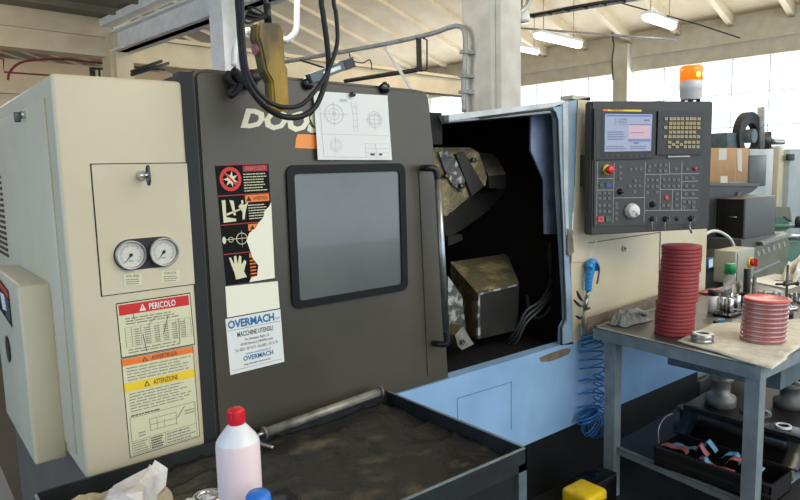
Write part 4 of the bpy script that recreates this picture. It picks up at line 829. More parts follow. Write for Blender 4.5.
c = P(208, 497, 'z', .76); tr_ = thing('tape_roll', (c.x, c.y, .742), 'silvery roll wrapped in clear film left of the bottle', 'roll')
mb = MB(); mb.lathe([(.03, 0), (.042, .002), (.042, .024), (.03, .026), (.028, .013), (.03, 0)], (c.x, c.y, .742), 'chrome', closed=True); obj('roll', mb, tr_)
obj('clear_film', crumple(c.x-.035, c.y-.02, .742, .06, .05, .03, 'bottle_white', 5, 16), tr_)
# ------------------------------------------------------------------ steel table on the right
T1, T2 = Vector((2.602, 1.80, 0)), Vector((2.519, 1.004, 0)); T3, T4 = Vector((4.35, .97, 0)), Vector((4.35, 1.86, 0)); tz = .83
tab = thing('steel_table', (3.4, 1.4, 0), 'grey steel workshop table with lower shelf right of the lathe opening', 'table')
def lp_(p, z): return Vector((p.x, p.y, z))
mb = MB(); mb.prism([lp_(p, tz-.004) for p in (T2, T3, T4, T1)], (0, 0, .004), 'table_top'); obj('table_top', mb, tab)
def rail(a, b, z0, z1, th, m='paint_grey'):
    d = (b-a).normalized(); n_ = Vector((-d.y, d.x, 0))*th; mb = MB(); mb.prism([lp_(a, z0), lp_(b, z0), lp_(b, z1), lp_(a, z1)], n_, m); return mb
for a, b in ((T1, T2), (T2, T3), (T3, T4), (T4, T1)): obj('rail', rail(a, b, .775, tz+.001, .02), tab)
mb = rail(T1+Vector((.0, .03, 0)), Vector((3.5, 1.90, 0)), .80, .868, .004, 'bare_patch'); obj('back_strip', mb, tab)
sz = .25
ld = .055
for c, dx, dy in ((T1, .012, -.06-ld), (T2, .012, .006), (T3, -.07, .006), (T4, -.07, -.06-ld)):
    mb = MB(); mb.box((c.x+dx, c.y+dy, 0), (c.x+dx+ld, c.y+dy+ld, .776), 'paint_grey'); obj('leg', mb, tab)
i1, i2, i3, i4 = Vector((2.64, 1.72, 0)), Vector((2.56, 1.03, 0)), Vector((4.3, 1.0, 0)), Vector((4.3, 1.8, 0))
mb = MB(); mb.prism([lp_(p, sz-.004) for p in (i2, i3, i4, i1)], (0, 0, .004), 'black_base'); obj('shelf', mb, tab)
for a, b in ((i1, i2), (i2, i3)): obj('shelf_rail', rail(a, b, sz-.03, sz+.004, .02), tab)
mb = MB(); mb.box((2.75, 1.02, .68), (3.35, 1.5, .774), 'paint_blue_grey'); dw = obj('drawer', mb, tab); mb = MB(); mb.tube([(2.95, 1.02, .73), (2.95, 1.0, .73), (3.12, 1.0, .73), (3.12, 1.02, .73)], .005, 'steel', curve=False); obj('drawer_handle', mb, dw)
# tall stack of red discs
ORD = ['top', 'second', 'third', 'fourth', 'fifth', 'sixth', 'seventh', 'eighth', 'ninth', 'tenth', 'eleventh', 'twelfth', 'thirteenth', 'fourteenth', 'fifteenth', 'sixteenth', 'seventeenth', 'eighteenth', 'nineteenth', 'twentieth', 'twenty first', 'twenty second', 'twenty third', 'bottom']
cb = P(673.5, 332, 'z', tz+.005); dd = (cb-O).dot(fw); R1 = 18.6*dd/FPX
ct = PN(680, 245, cb, Vector((fw.x, fw.y, 0)).normalized()); n1 = 24; th = (ct.z-tz)/n1
mb = MB(); mb.lathe([(R1*.975, 0), (R1, th*.15), (R1, th*.8), (R1*.975, th*.97), (0, th*.97)], (0, 0, 0), 'disc_red', n=40)
m0 = obj('red_disc', mb, None, org=(0, 0, 0)); 
sd_ = Vector((RV.x, RV.y, 0)).normalized()
for k in range(n1):
    o = m0 if k == 0 else m0.copy()
    if k: C.objects.link(o)
    fct = k/n1; off = (674-673.5+ (0 if k < 9 else 1.4 if k < 17 else 2.6)+k*.13)*dd/FPX+random.uniform(-.001, .001)
    o.location = (cb.x+sd_.x*off, cb.y+sd_.y*off+random.uniform(-.001, .001), tz+.0005+k*th)
    tag(o, ('%s disc of the tall red stack on the steel table' % ORD[n1-1-k]) if k else 'bottom disc of the tall red stack on the steel table', 'disc', 'red discs in the tall stack')
# short stack of ringed discs
cb = P(762.5, 339.5, 'z', tz+.01); dd = (cb-O).dot(fw); R2 = 20.5*dd/FPX; ct = PN(765, 300, cb, Vector((fw.x, fw.y, 0)).normalized()); n2 = 9; th = (ct.z-tz-.008)/n2
mb = MB(); mb.lathe([(R2*.93, 0), (R2*.97, .0015), (R2*.97, th*.35), (R2, th*.4), (R2, th*.9), (R2*.95, th*.98), (0, th*.98)], (0, 0, 0), 'disc_clear', n=40); m1 = obj('clear_case', mb, None, org=(0, 0, 0))
mb = MB(); mb.lathe([(R2*.985, th*.42), (R2*1.004, th*.45), (R2*1.004, th*.6), (R2*.985, th*.63)], (0, 0, 0), 'disc_red', n=40, closed=True); m1c = obj('red_rim', mb, m1)
for k in range(n2):
    if k == 0: o, oc = m1, m1c
    else: o = m1.copy(); C.objects.link(o); oc = m1c.copy(); C.objects.link(oc); oc.parent = o
    off = k*.25*dd/FPX; o.location = (cb.x+sd_.x*off, cb.y+sd_.y*off, tz+.008+k*th)
    tag(o, '%s round case of the short pinkish stack on the cloth' % (ORD[n2-1-k] if k else 'bottom'), 'case', 'round cases in the short stack')
mb = MB(); mb.lathe([(R2*1.01, 0), (R2*1.03, .004), (R2*1.0, .009), (R2*.9, .011), (R2*.88, .009), (0, .009)], (cb.x+sd_.x*.01, cb.y+sd_.y*.01, tz+.008+n2*th+.0005), 'disc_lid', n=40); obj('salmon_disc', mb, None, 'round salmon red disc lying on top of the short stack', 'disc')
# cloth on the table corner
ca, cb_, cc, ce = P(712, 325, 'z', tz), P(845, 318, 'z', tz), P(768, 370, 'z', tz), P(677, 342, 'z', tz)
def clf(u, v):
    p = (ca*(1-u)+cb_*u)*(1-v)+(ce*(1-u)+cc*u)*v; w_ = .004*math.sin(u*14+v*3)*(1 if v > .1 else 0)
    p = p+Vector((.006*math.sin(v*9), .012*math.sin(u*11)*(v > .8 or v < .05), 0)); return Vector((p.x, p.y, tz+.0035+.0025*max(0, NZ.noise(Vector((p.x*9, p.y*9, 0))))))
mb = MB(); mb.grid(clf, 30, 20, 'cloth', thick=(0, 0, .0035))
obj('cream_cloth', mb, None, 'cream cloth spread on the near corner of the steel table', 'cloth')
# steel ring
c = P(702, 341, 'z', tz+.01); dd = (c-O).dot(fw); r = 10.8*dd/FPX
tr_ = thing('steel_ring', (c.x, c.y, tz+.009), 'pale steel ring left of the short stack on the cloth', 'ring')
mb = MB(); mb.lathe([(r*.6, 0), (r, 0), (r, .010), (r*.93, .012), (r*.93, .016), (r, .018), (r, .034), (r*.6, .034), (r*.6, 0)], (c.x, c.y, tz+.009), 'steel', closed=True, n=36); obj('ring_body', mb, tr_)
mb = MB(); mb.lathe([(r*.9, .034), (r*.9, .037), (r*.55, .037), (r*.55, .034)], (c.x, c.y, tz+.009), 'paper', closed=True, n=36); obj('gasket', mb, tr_)
# glove
c = P(628, 318, 'z', tz+.02); mb = crumple(c.x, c.y, tz+.002, .11, .06, .055, 'glove', 9, 22)
c2 = P(612, 318, 'z', tz+.02)
for k in range(4): mb.tube([c+Vector((-.03+.02*k, -.01, .03)), c+Vector((.04+.01*k, -.04+.012*k, .03)), c+Vector((.085+.006*k, -.05+.018*k, .012))], .011, 'glove')
obj('work_glove', mb, None, 'grey crumpled work glove at the back left corner of the table', 'glove')
# small things at the back of the table
def stand(px, py0, py1, w_, kind, m, name, lab, cat, group=None, m2=None, z0=tz):
    """upright round thing: base pixel row py1, top row py0, width in pixels"""
    c = P(px, py1, 'z', z0); dd = (c-O).dot(fw); r = w_/2*dd/FPX; t_ = PN(px, py0, c, Vector((fw.x, fw.y, 0)).normalized()); h = t_.z-z0; c = Vector((c.x, c.y, z0+.0005)); mb = MB()
    if kind == 'cyl': mb.lathe([(r*.95, 0), (r, .002), (r, h-.003), (r*.9, h), (0, h)], c, m, n=20)
    if kind == 'cup': mb.lathe([(0, .002), (r*.9, .002), (r*.92, h), (r, h), (r, 0), (0, 0)], c, m, n=20, closed=True)
    if kind == 'spool': mb.lathe([(r, 0), (r, h*.2), (r*.5, h*.3), (r*.5, h*.6), (r, h*.7), (r, h*.85), (r*.4, h), (0, h)], c, m, n=16)
    if kind == 'cap':
        t = thing(name, c, lab, cat, group); mb.lathe([(r*.92, 0), (r*.92, h*.78)], c, m, n=20); obj('jar_body', mb, t); mb = MB(); mb.lathe([(r, h*.76), (r, h), (r*.9, h+.002), (0, h+.002)], c, m2, n=20); obj('cap', mb, t); return t
    return obj(name, mb, None, lab, cat, group)
stand(728.5, 264, 303, 11, 'cap', 'glass', 'glass_jar', 'clear tall jar with green cap at the back of the table', 'jar', None, 'cap_green')
stand(746, 269, 303, 6.5, 'cyl', 'black', 'black_tube', 'upright black tube right of the green capped jar', 'tube')
stand(753.5, 277, 303, 4, 'cup', 'glass', 'glass_tube', 'thin clear tube standing right of the black tube', 'tube')
stand(738, 281, 300, 6, 'spool', 'steel_worn', 'brass_fitting', 'small waisted brass coloured fitting beside the black tube', 'fitting')
stand(744, 292, 304, 12, 'spool', 'black', 'black_puck', 'low black waisted puck below the black tube', 'puck')
stand(712.5, 290, 312, 10, 'cap', 'white_plastic', 'small_jar', 'small white jar with black cap left of the chrome cups', 'jar', None, 'black')
c = P(709, 293, 'z', tz); mb = MB(); mb.rbox((c.x-.07, c.y-.03, tz+.001), (c.x+.12, c.y+.04, tz+.012), 'red_dull', .003); obj('red_tray', mb, None, 'flat red tray lying behind the small white jar', 'tray')
c0 = P(729, 315, 'z', tz); dk = MB(); dk.rbox((c0.x-.075, c0.y-.04, tz+.001), (c0.x+.075, c0.y+.05, tz+.014), 'black_gloss', .003); obj('black_tray', dk, None, 'small black tray holding three chrome cups', 'tray')
for k, (x, y) in enumerate(((722, 311), (729.5, 312.5), (736.5, 309))):
    stand(x, y-14, y-1, 7.5, 'cyl', 'chrome', 'chrome_cup', ('left', 'middle', 'right')[k]+' of three chrome cups on the small black tray', 'cup', 'chrome cups on the black tray', z0=tz+.015)
for k, (x, y, h, w_) in enumerate(((722, 300, 10, 5), (727, 302, 13, 4), (733, 300, 9, 5))): stand(x, y-h, y, w_, 'spool', 'steel_worn', 'metal_bit', 'metal bit standing behind the %s chrome cup' % ('left', 'middle', 'right')[k], 'tool bit', 'metal bits behind the cups')
c = P(720, 321, 'z', tz+.006); mb = MB(); mb.rbox((c.x-.025, c.y-.012, tz+.001), (c.x+.03, c.y+.014, tz+.016), 'over_blue', .003); mb.rbox((c.x-.05, c.y-.012, tz+.001), (c.x-.026, c.y+.012, tz+.014), 'black', .003); obj('blue_marker', mb, None, 'small blue and black piece lying before the black tray', 'marker')
pos = ['nearest the clear tube', 'second from the clear tube', 'third from the clear tube', 'fourth from the clear tube', 'left of the gauge stand post', 'right of the gauge stand post', 'second right of the post', 'at the far right']
for k, (x, y, h, w_) in enumerate(((759, 302, 11, 4), (764, 303, 13, 4), (769, 302, 10, 5), (774, 303, 12, 4.5), (780, 302, 10, 4), (790, 303, 11, 4.5), (795, 301, 9, 4), (799, 303, 12, 4))):
    stand(x, y-h, y, w_, 'spool' if k % 2 else 'cyl', 'steel', 'steel_bit', 'steel bit standing in the back row, '+pos[k], 'tool bit', 'row of steel bits at the table back')
# gauge stand
c = P(785.5, 316, 'z', tz); dd = (c-O).dot(fw); gs = thing('gauge_stand', (c.x, c.y, tz), 'dark gauge stand with steel post behind the short stack', 'gauge stand')
mb = MB(); mb.lathe([(.035, 0), (.035, .02), (.02, .03), (0, .03)], (c.x, c.y, tz+.001), 'black'); obj('base', mb, gs)
tp_ = PN(785.5, 265, c, Vector((fw.x, fw.y, 0)).normalized()); mb = MB(); mb.cyl((c.x, c.y, tz+.02), (c.x, c.y, tp_.z), .006, 'steel_dark'); obj('post', mb, gs)
mb = MB(); q = PN(786, 284, c, Vector((fw.x, fw.y, 0)).normalized()); mb.tube([q-sd_*.05, q, q+sd_*.05], .006, 'black'); mb.lathe([(.012, -.01), (.012, .012)], q, 'steel_dark', sd_); mb.lathe([(.01, 0), (.01, .012), (0, .014)], q+sd_*.05, 'black', (0, -1, 0)); mb.tube([q+sd_*.05, q+sd_*.07+Vector((0, 0, .03))], .005, 'steel'); obj('clamp_arm', mb, gs)
c = P(788, 306, 'z', tz+.02); mb = MB(); mb.lathe([(.055, 0), (.055, .012), (.05, .014), (.03, .014), (0, .012)], (c.x+.02, c.y+.02, tz+.001), 'chrome', n=32); obj('chrome_dish', mb, None, 'round chrome dish lying behind the gauge stand', 'dish')
c = P(775, 284, 'z', tz); mb = MB(); mb.prism([(c.x-.14, c.y-.13, tz+.001), (c.x+.28, c.y-.13, tz+.001), (c.x+.36, c.y+.14, tz+.001), (c.x-.02, c.y+.16, tz+.001)], (0, 0, .006), 'paper'); obj('paper_sheets', mb, None, 'white paper sheets stacked at the far back of the table', 'paper')
c = P(799, 272, 'z', tz+.06); obj('white_cloth', crumple(c.x+.16, c.y, tz+.012, .26, .10, .15, 'rag', 4, 22), None, 'white crumpled cloth at the far right of the table back', 'cloth')
# ------------------------------------------------------------------ air gun and coiled hose
def G(px, py, Y=1.875): return P(px, py, 'y', Y)
ag = thing('air_gun', G(590, 275), 'blue air blow gun hanging on the cream housing above its coiled hose', 'air gun')
mb = MB(); mb.tube([G(588, 291), G(589, 280), G(590.5, 270), G(590.5, 262)], lambda t: .016+.006*t, 'gun_blue', n=14); mb.tube([G(588, 268), G(592, 262), G(596, 264), G(597.5, 270)], lambda t: .021-.008*t, 'gun_blue', n=12)
for k in range(5): mb.lathe([(.0185, 0), (.0185, .004)], G(588.5, 289-4*k), 'gun_blue', Vector((.1, 0, 1)), 16)
obj('gun_body', mb, ag)
mb = MB(); mb.tube([G(596, 262, 1.86), G(599, 268, 1.86), G(598.5, 276, 1.86), G(597, 284, 1.86)], .0045, 'steel_dark'); obj('trigger', mb, ag)
mb = MB(); mb.tube([G(590, 258), G(592, 250), G(597, 240, 1.85)], .003, 'white_plastic'); obj('nozzle_wire', mb, ag)
mb = MB(); mb.cyl(G(588, 291), G(586.5, 298), .008, 'steel'); mb.cyl(G(587, 297), G(584.5, 308), .012, 'steel', n=6); mb.cyl(G(584.5, 308), G(582.5, 326), .007, 'steel_worn'); obj('coupling', mb, ag)
mb = MB()
for a, b, c in (((577, 291), (580, 298), (584, 302)), ((574, 300), (579, 305), (583, 307)), ((590, 308), (586, 309), (583, 311)), ((576, 316), (580, 318), (583, 316))): mb.tube([G(*a, 1.86), G(*b, 1.86), G(*c, 1.86)], lambda t: .002+.006*math.sin(math.pi*min(1, t+.1)), 'edge_grey')
obj('torn_tape', mb, ag)
def coil(ax_pts, r_, turns, ry, start=0):
    ax_pts = [Vector(p) for p in ax_pts]; out = []; n = turns*14
    for i in range(n+1):
        t = i/n*(len(ax_pts)-1); k = min(int(t), len(ax_pts)-2); p = ax_pts[k].lerp(ax_pts[k+1], t-k); d = (ax_pts[k+1]-ax_pts[k]).normalized()
        d0 = (ax_pts[k]-ax_pts[k-1]).normalized() if k > 0 else d
        s_ = Vector((d.z, 0, -d.x)); a = start+2*math.pi*i/14; out.append(p+s_*r_(i/n)*math.cos(a)+Vector((0, ry(i/n)*math.sin(a), 0))+d*.012*math.sin(a))
    return out
YH = 1.852
pts = [G(582.5, 326), G(581, 331, 1.86), G(584, 337, 1.85)]
pts += coil([G(592, 331, YH), G(593, 345, YH), G(592, 370, YH), G(591, 410, YH)], lambda t: .062+.022*t, 9, lambda t: .045, math.pi)
arc = [G(595+ -11*math.cos(a), 413+11*math.sin(a), YH) for a in [math.pi*k/8 for k in range(0, 9)]]
pts += coil([G(588, 412, YH), G(589, 420, YH), G(594, 425, YH), G(600, 423, YH), G(604, 414, YH)], lambda t: .060+.012*math.sin(math.pi*t), 10, lambda t: .045)
pts += coil([G(600, 413, YH), G(600, 395, YH), G(600, 372, YH)], lambda t: .034, 6, lambda t: .03)
pts += [G(607, 360, YH), G(611, 345, YH), G(614, 335, 1.84)]
mb = MB(); mb.tube(pts, .0042, 'hose_blue', n=7, res=2); obj('coiled_air_hose', mb, None, 'translucent blue coiled air hose hanging in front of the blue panel', 'hose')
# ------------------------------------------------------------------ under the table
TX0, TX1, TY0, TY1, TZ = 2.60, 2.86, .98, 1.47, sz+.003
tbx = thing('tool_box', ((TX0+TX1)/2, (TY0+TY1)/2, TZ), 'long black tool box with raised lid on the lower shelf of the table', 'tool box')
def slope_box(mb, x0, x1, y0, y1, z0, z1, m, t=.006):
    for a, b in (((x0, y0, z0), (x1, y1, z0+t)), ((x0, y0, z0), (x0+t, y1, z1)), ((x1-t, y0, z0), (x1, y1, z1)), ((x0, y0, z0), (x1, y0+t, z1)), ((x0, y1-t, z0), (x1, y1, z1))): mb.box(a, b, m)
mb = MB(); slope_box(mb, TX0, TX1-.06, TY0, TY1, TZ, TZ+.085, 'black'); mb.rbox((TX0-.006, TY0-.006, TZ+.078), (TX0+.01, TY1+.006, TZ+.088), 'rim_dark', .002); mb.rbox((TX0-.004, TY0, TZ+.035), (TX0+.002, TY1, TZ+.045), 'rim_dark', .001); mb.rbox((TX0-.006, TY1-.006, TZ+.078), (TX1-.06, TY1+.006, TZ+.088), 'rim_dark', .002); obj('tray', mb, tbx)
mb = MB(); mb.grid(lambda u, v: Vector((TX1-.06+.09*math.sin(v*1.7), TY0-.02+(TY1-TY0+.04)*u, TZ+.085+.11*v-.01*math.sin(v*3))), 6, 10, 'black_gloss', thick=(.005, 0, 0)); mb.box((TX1+.025, TY0-.02, TZ+.185), (TX1+.05, TY1+.02, TZ+.20), 'black'); obj('lid', mb, tbx)
mb = MB(); mb.tube([(TX0+.04, TY1, TZ+.07), (TX0+.05, TY1+.01, TZ+.15), (TX0+.10, TY1+.01, TZ+.19), (TX0+.15, TY1, TZ+.2)], .003, 'steel'); obj('stay_wire', mb, tbx)
labs = ['red ended strip lying along the far end of the box', 'blue strip lying along the far end of the box', 'pale blue curled strip standing up near the middle', 'red curled strip beside the pale blue one', 'blue folded strip at the middle front', 'long red bent strip lying along the front side', 'blue crumpled strip behind the long red one', 'dark red crumpled strip right of the middle', 'pale blue short strip near the near end', 'dark red short strip near the near end']
for k, (y, x, z, m, L, bend) in enumerate(((1.40, .05, .07, 'strip_red', .12, .01), (1.38, .09, .075, 'strip_blue', .10, .0), (1.27, .10, .085, 'strip_blue', .05, .05), (1.29, .07, .08, 'strip_red', .06, .04), (1.26, .04, .07, 'strip_blue', .05, .01), (1.20, .03, .075, 'strip_red', .14, -.02), (1.17, .09, .085, 'strip_blue', .07, .03), (1.14, .07, .08, 'strip_red', .08, .03), (1.07, .08, .08, 'strip_blue', .05, .02), (1.08, .04, .075, 'strip_red', .05, .01))):
    p = Vector((TX0+x, y, TZ+z+.008)); mb = MB(); 
    def sf(u, v, p=p, L=L, bend=bend, k=k): return p+Vector((.012*math.sin(u*4+k)+(v-.5)*.028, (u-.5)*L, bend*math.sin(u*3.14)+.006*math.sin(u*9+k)+.006*v))
    mb.grid(sf, 10, 3, m, thick=(0, 0, .002)); obj('plastic_strip', mb, None, labs[k], 'strip', 'strips in the tool box')
for k, (x, y) in enumerate(((778, 481), (788, 477))):
    stand(x, y-16, y+2, 9, 'cup', 'glass', 'glass_cup', ('left' if k == 0 else 'right')+' of two small clear cups on the lower shelf', 'cup', 'clear cups on the lower shelf', z0=sz+.002)
c = P(783, 426, 'z', .40); wr = thing('round_reel', (c.x, c.y, .36), 'round black reel with white rim behind the table leg', 'reel')
mb = MB(); mb.lathe([(.03, 0), (.033, .02), (.033, .035), (.026, .03), (.014, .03), (0, .034)], (c.x, c.y, .365), 'black', n=30); obj('hub', mb, wr); mb = MB(); mb.lathe([(.025, .034), (.025, .04), (.034, .04), (.034, .03)], (c.x, c.y, .365), 'white_plastic', n=30, closed=True); obj('rim', mb, wr)
mb = MB(); mb.rbox((c.x-.1, c.y-.07, sz+.001), (c.x+.14, c.y+.09, .362), 'machine_dark', .01); obj('dark_carton', mb, None, 'dark carton under the round reel on the lower shelf', 'box')
c = P(797, 463, 'z', sz+.03); mb = MB(); mb.rbox((c.x-.02, c.y-.05, sz+.002), (c.x+.16, c.y+.05, sz+.05), 'red_dull', .012); rc = obj('red_clamp', mb, None, 'red clamp at the right end of the lower shelf', 'clamp'); mb = MB(); mb.tube([(c.x-.05, c.y-.06, sz+.02), (c.x-.02, c.y-.05, sz+.06), (c.x+.0, c.y-.052, sz+.03)], .008, 'steel'); obj('jaw', mb, rc)
# things on the floor by the bench
c = P(586, 492, 'z', .20); yc = thing('yellow_case', (c.x, c.y, 0), 'yellow scuffed power tool case on the floor between bench and table', 'case')
mb = MB(); mb.rbox((c.x-.07, c.y-.06, .0), (c.x+.075, c.y+.08, .215), 'yellow_plastic', .018, 3); obj('shell', mb, yc); mb = MB(); mb.rbox((c.x-.055, c.y-.066, .03), (c.x+.06, c.y-.055, .175), 'black', .006); obj('front_opening', mb, yc)
c = P(598, 481, 'z', .16); mb = MB(); mb.rbox((c.x-.06, c.y-.01, 0), (c.x+.14, c.y+.10, .16), 'black_gloss', .006); obj('black_box', mb, None, 'black box on the floor just behind the yellow case', 'box')
# ------------------------------------------------------------------ background on the right
def face(px0, py0, px1, py1, Y, dep, m, r=.01):
    a, b = P(px0, py1, 'y', Y), P(px1, py0, 'y', Y); mb = MB(); mb.rbox((min(a.x, b.x), Y, min(a.z, b.z)), (max(a.x, b.x), Y+dep, max(a.z, b.z)), m, r); return mb
bmn = thing('second_machine', (5.2, 3.4, 0), 'dark grey machine with sloping front behind the steel table', 'machine')
Yb_ = 2.75
def QB(x, y, Y=Yb_): return P(x, y, 'y', Y)
mb = MB(); mb.prism([QB(706, 184), QB(758, 184), QB(757, 188), QB(752, 192), QB(742, 196), QB(722, 246), QB(718, 320), QB(700, 320)], (0, .5, 0), 'machine_dark'); obj('sloping_hood', mb, bmn)
mb = MB(); mb.prism([QB(706, 182.5, Yb_-.02), QB(760, 183.5, Yb_-.02), QB(760, 186, Yb_-.02), QB(706, 185.5, Yb_-.02)], (0, .55, 0), 'machine_mid'); mb.prism([QB(739, 192, Yb_-.02), QB(741.5, 192, Yb_-.02), QB(722, 246, Yb_-.02), QB(719, 246, Yb_-.02)], (0, .02, 0), 'machine_mid'); obj('edge_plate', mb, bmn)
x0 = QB(746, 200, 2.5).x; a = P(775, 236, 'y', 2.5); z1 = QB(760, 197, 2.5).z
mb = MB(); mb.rbox((x0, 2.5, a.z), (a.x, 2.74, z1), 'machine_mid', .008); mb.box((x0-.002, 2.515, a.z+.01), (x0, 2.73, z1-.01), 'black'); cb2 = obj('side_cabinet', mb, bmn); mb = MB(); q = P(737, 217, 'x', x0); q.y = 2.62; mb.tube([q, q-Vector((.03, 0, 0)), q-Vector((.03, .06, 0))], .008, 'steel', curve=False); obj('latch', mb, cb2)
mb = MB(); a = QB(760, 238, 2.8); mb.box((a.x-.9, 2.8, 0), (a.x+.3, 3.2, a.z), 'black_base'); obj('pedestal', mb, bmn)
# electrical cabinet with rotary switch
ex, ey = 4.42, P(736, 250, 'x', 4.42).y; el = thing('electrical_cabinet', (ex+.15, ey+.15, 0), 'beige electrical box with rotary switch behind the table items', 'electrical box')
er, ed = P(755, 250, 'y', ey).x, P(714, 250, 'x', ex).y; zt_ = P(736, 251.5, 'y', ey).z
mb = MB(); mb.rbox((ex, ey, 0.78), (er, ed, zt_), 'elec_box', .008); mb.box((ex+.02, ey-.002, .80), (ex+.026, ey, zt_-.02), 'edge_grey'); obj('box_body', mb, el); mb = MB(); mb.box((ex+.05, ey+.03, 0), (er-.02, ed-.02, .79), 'machine_dark'); obj('stand', mb, el)
mb = MB(); q = P(750, 262, 'y', ey); mb.lathe([(.038, 0), (.038, .008), (.03, .01)], q, 'btn_yellow', (0, -1, 0)); mb.lathe([(.0, .0), (.026, .01), (.026, .03), (0, .032)], q, 'btn_red', (0, -1, 0), 12); mb.box(q+Vector((-.008, -.05, -.028)), q+Vector((.008, -.03, .028)), 'btn_red'); obj('rotary_switch', mb, el, 'yellow and red rotary switch')
mb = MB(); mb.tube([QB(698, 245, 2.3), QB(706, 234, 2.3), QB(716, 231, 2.3), QB(727, 236, 2.3), QB(733, 244, 2.3), QB(735, 252, 2.3)], .012, 'white_plastic'); obj('white_hose', mb, el, 'white arching hose')
mb = face(708, 257, 714, 269, 2.45, .02, 'over_blue', .002); mb.prism([P(709, 260, 'y', 2.448), P(713, 258.5, 'y', 2.448), P(713, 266, 'y', 2.448), P(709, 268, 'y', 2.448)], (0, .001, 0), 'paper'); obj('blue_tag', mb, el, 'small blue and white tag')
# chip conveyor
YC = 2.45
cv_ = thing('chip_conveyor', (6, 2.8, 0), 'olive sloping chip conveyor with row of slots right of the beige box', 'conveyor')
mb = MB(); mb.prism([P(x, y, 'y', YC) for x, y in ((742, 262), (742, 252), (787, 236), (790, 243), (788, 257), (752, 272))], (0, .3, 0), 'machine_olive'); mb.prism([P(x, y, 'y', YC+.05) for x, y in ((750, 276), (780, 262), (786, 262), (790, 300), (750, 300))], (0, .3, 0), 'machine_olive'); obj('trough', mb, cv_)
mb = MB(); mb.prism([P(x, y, 'y', YC-.03) for x, y in ((762, 242), (789, 233), (790, 236), (764, 245))], (0, .34, 0), 'galvanised'); mb.prism([P(x, y, 'y', YC-.03) for x, y in ((750, 273), (780, 260), (780, 262), (751, 275.5))], (0, .3, 0), 'galvanised'); obj('top_edge', mb, cv_)
for k in range(6): mb = MB(); x = 756+k*5.2; y = 254-k*1.9; mb.prism([P(x+1, y-2.6, 'y', YC-.004), P(x+3, y-3.2, 'y', YC-.004), P(x+4, y+1.6, 'y', YC-.004), P(x+2, y+2.4, 'y', YC-.004)], (0, .003, 0), 'elec_box'); obj('slot', mb, cv_)
mb = MB(); mb.prism([P(x, y, 'y', YC+.02) for x, y in ((741, 240), (763, 236), (790, 232), (784, 237), (742, 254))], (0, .3, 0), 'machine_mid'); obj('inner_wall', mb, cv_)
# cardboard box on the hood
a, b = P(709, 182.7, 'y', 2.76), P(736, 148, 'y', 2.76); cbx = thing('cardboard_box', ((a.x+b.x)/2, 2.9, a.z), 'brown cardboard box on top of the dark machine behind the console', 'box')
zb_ = QB(720, 183, Yb_-.02).z+.003
a2 = P(748, 165, 'y', 2.76).x
mb = MB(); mb.rbox((a.x, 2.76, zb_), (a2, 3.1, b.z), 'cardboard', .004, 1); mb.box((b.x-.002, 2.758, zb_), (b.x+.002, 2.7605, b.z), 'tape'); obj('carton', mb, cbx)
mb = MB()
for pts in (((719, 148.5), (727, 148.5), (726.5, 160), (718.5, 160)), ((737, 149), (742, 149), (742, 172), (738, 170)), ((720.5, 176), (727.5, 176), (727.5, 183), (720.5, 183))): mb.prism([P(x, y, 'y', 2.757) for x, y in pts], (0, .002, 0), 'tape'); obj('tape_strip', mb, cbx); mb = MB()
# far pale machine
fm = thing('far_machine', (9.2, 5, 0), 'pale grey enclosed machine standing far off at the right', 'machine'); YQ = 4.6
mb = face(746, 149, 774, 262, YQ, 1.0, 'machine_light'); obj('enclosure', mb, fm); mb = face(749, 155, 767, 187, YQ-.02, .03, 'machine_mid'); obj('window', mb, fm)
mb = face(774, 146, 785, 262, YQ+.1, 1.0, 'cream'); obj('corner_post', mb, fm); mb = face(785, 149, 830, 262, YQ+.05, 1.0, 'machine_light'); obj('side_panel', mb, fm); mb = face(788, 154, 795, 160.5, YQ+.02, .04, 'ink_black', .003); obj('vent', mb, fm)
def FA(x, y, Y=YQ+.3): return P(x, y, 'y', Y)
fan = thing('extractor_fan', FA(752, 147), 'black round extractor fan on top of the far pale machine', 'fan')
mb = MB(); c = FA(751.5, 136); rr_ = (FA(763, 136)-c).length; ang = [2*math.pi*k/28 for k in range(29)]
mb.ring([c+Vector((rr_*math.cos(a), 0, rr_*math.sin(a)*.9)) for a in ang[:-1]], [c+Vector((rr_*.62*math.cos(a), 0, -.03+rr_*.55*math.sin(a))) for a in ang[:-1]], (0, .12, 0), 'ink_black'); obj('fan_ring', mb, fan)
mb = MB(); mb.lathe([(rr_*.26, 0), (rr_*.26, .2)], c-Vector((0, .05, 0)), 'paint_blue_grey', (0, 1, 0)); obj('motor', mb, fan); mb = face(727, 133, 742, 149, YQ+.35, .4, 'paint_blue_grey'); obj('side_housing', mb, fan)
mb = MB(); mb.tube([FA(766, 148), FA(768, 138), FA(772, 142), FA(783, 142)], .05, 'steel_dark', curve=False); mb.tube([FA(766, 132), FA(766, 148)], .09, 'steel_dark'); mb.tube([FA(761, 148), FA(761, 107)], .06, 'galvanised'); obj('pipe_fittings', mb, None, 'grey pipe fittings standing right of the round extractor fan', 'pipe')
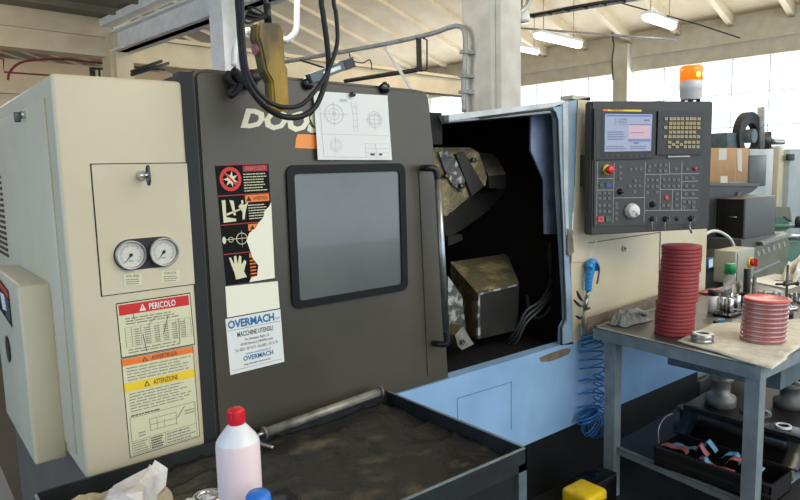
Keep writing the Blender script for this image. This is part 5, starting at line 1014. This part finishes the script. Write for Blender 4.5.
# green machine
mb = face(776, 207, 790, 232, 4.0, .4, 'machine_green'); mb.prism([P(x, y, 'y', 3.98) for x, y in ((776, 207), (790, 207), (792, 222), (784, 216), (776, 218))], (0, .2, 0), 'machine_olive'); gm = obj('green_machine', mb, None, 'small green machine between the black cabinet and the pale machine', 'machine')
mb = MB(); mb.tube([P(774, 226, 'y', 3.9), P(800, 226, 'y', 3.9)], .03, 'machine_green'); mb.tube([P(774, 236, 'y', 3.9), P(806, 238, 'y', 3.9)], .05, 'steel'); mb.lathe([(.0, 0), (.09, 0), (.09, .1), (0, .1)], P(797, 222, 'y', 3.85), 'machine_dark', (0, -1, 0)); obj('spindle_bars', mb, gm)
mb = face(772, 236, 820, 300, 4.0, .5, 'machine_green'); obj('green_cabinet', mb, None, 'dark green cabinet low at the right edge behind the conveyor', 'cabinet')
# dark things seen under the table
def fbox(x0, y0, w_, d_, h_, m, r=.008):
    mb = MB(); mb.rbox((x0, y0, 0), (x0+w_, y0+d_, h_), m, r); return mb
obj('grey_bin', fbox(4.05, 1.98, .30, .26, .18, 'machine_mid'), None, 'grey bin on the floor beyond the right end of the lathe', 'bin')
mb = MB(); mb.rbox((4.08, 2.02, .1805), (4.22, 2.2, .30), 'machine_light', .006); obj('pale_carton', mb, None, 'small pale carton standing on the grey bin', 'carton')
obj('dark_bin', fbox(4.42, 1.50, .5, .4, .30, 'machine_dark'), None, 'wide dark bin on the floor beyond the far end of the table', 'bin')
obj('machine_plinth', fbox(4.02, 2.30, 2.6, .14, .52, 'black_base'), None, 'long black plinth on the floor below the beige electrical box', 'plinth')
for k, (x, y, w_, d_, h_, m, l) in enumerate(((4.44, 1.96, .22, .24, .26, 'machine_dark', 'dark metal block on the floor right of the grey bin'), (4.72, 2.0, .2, .2, .36, 'machine_light', 'pale metal block on the floor behind the wide dark bin'), (4.0, 1.62, .22, .2, .12, 'machine_mid', 'low grey metal block on the floor in front of the grey bin'))):
    obj('metal_block', fbox(x, y, w_, d_, h_, m), None, l, 'block')
for k, (x, y, r, h, m, l) in enumerate(((3.08, 1.56, .07, .12, 'machine_dark', 'dark round casting on the shelf beyond the far end of the tool box lid'), (3.32, 1.34, .09, .10, 'machine_dark', 'dark wide round casting in the middle of the lower shelf'), (3.55, 1.62, .08, .17, 'steel_worn', 'taller dull round casting at the back of the lower shelf'), (3.80, 1.36, .08, .13, 'machine_mid', 'grey round casting near the far right of the lower shelf'))):
    mb = MB(); mb.lathe([(r, 0), (r, h*.3), (r*.6, h*.4), (r*.6, h*.8), (r*.8, h*.85), (r*.8, h), (r*.35, h), (r*.35, h*.6), (0, h*.6)], (x, y, sz+.001), m, n=22); obj('metal_casting', mb, None, l, 'casting')
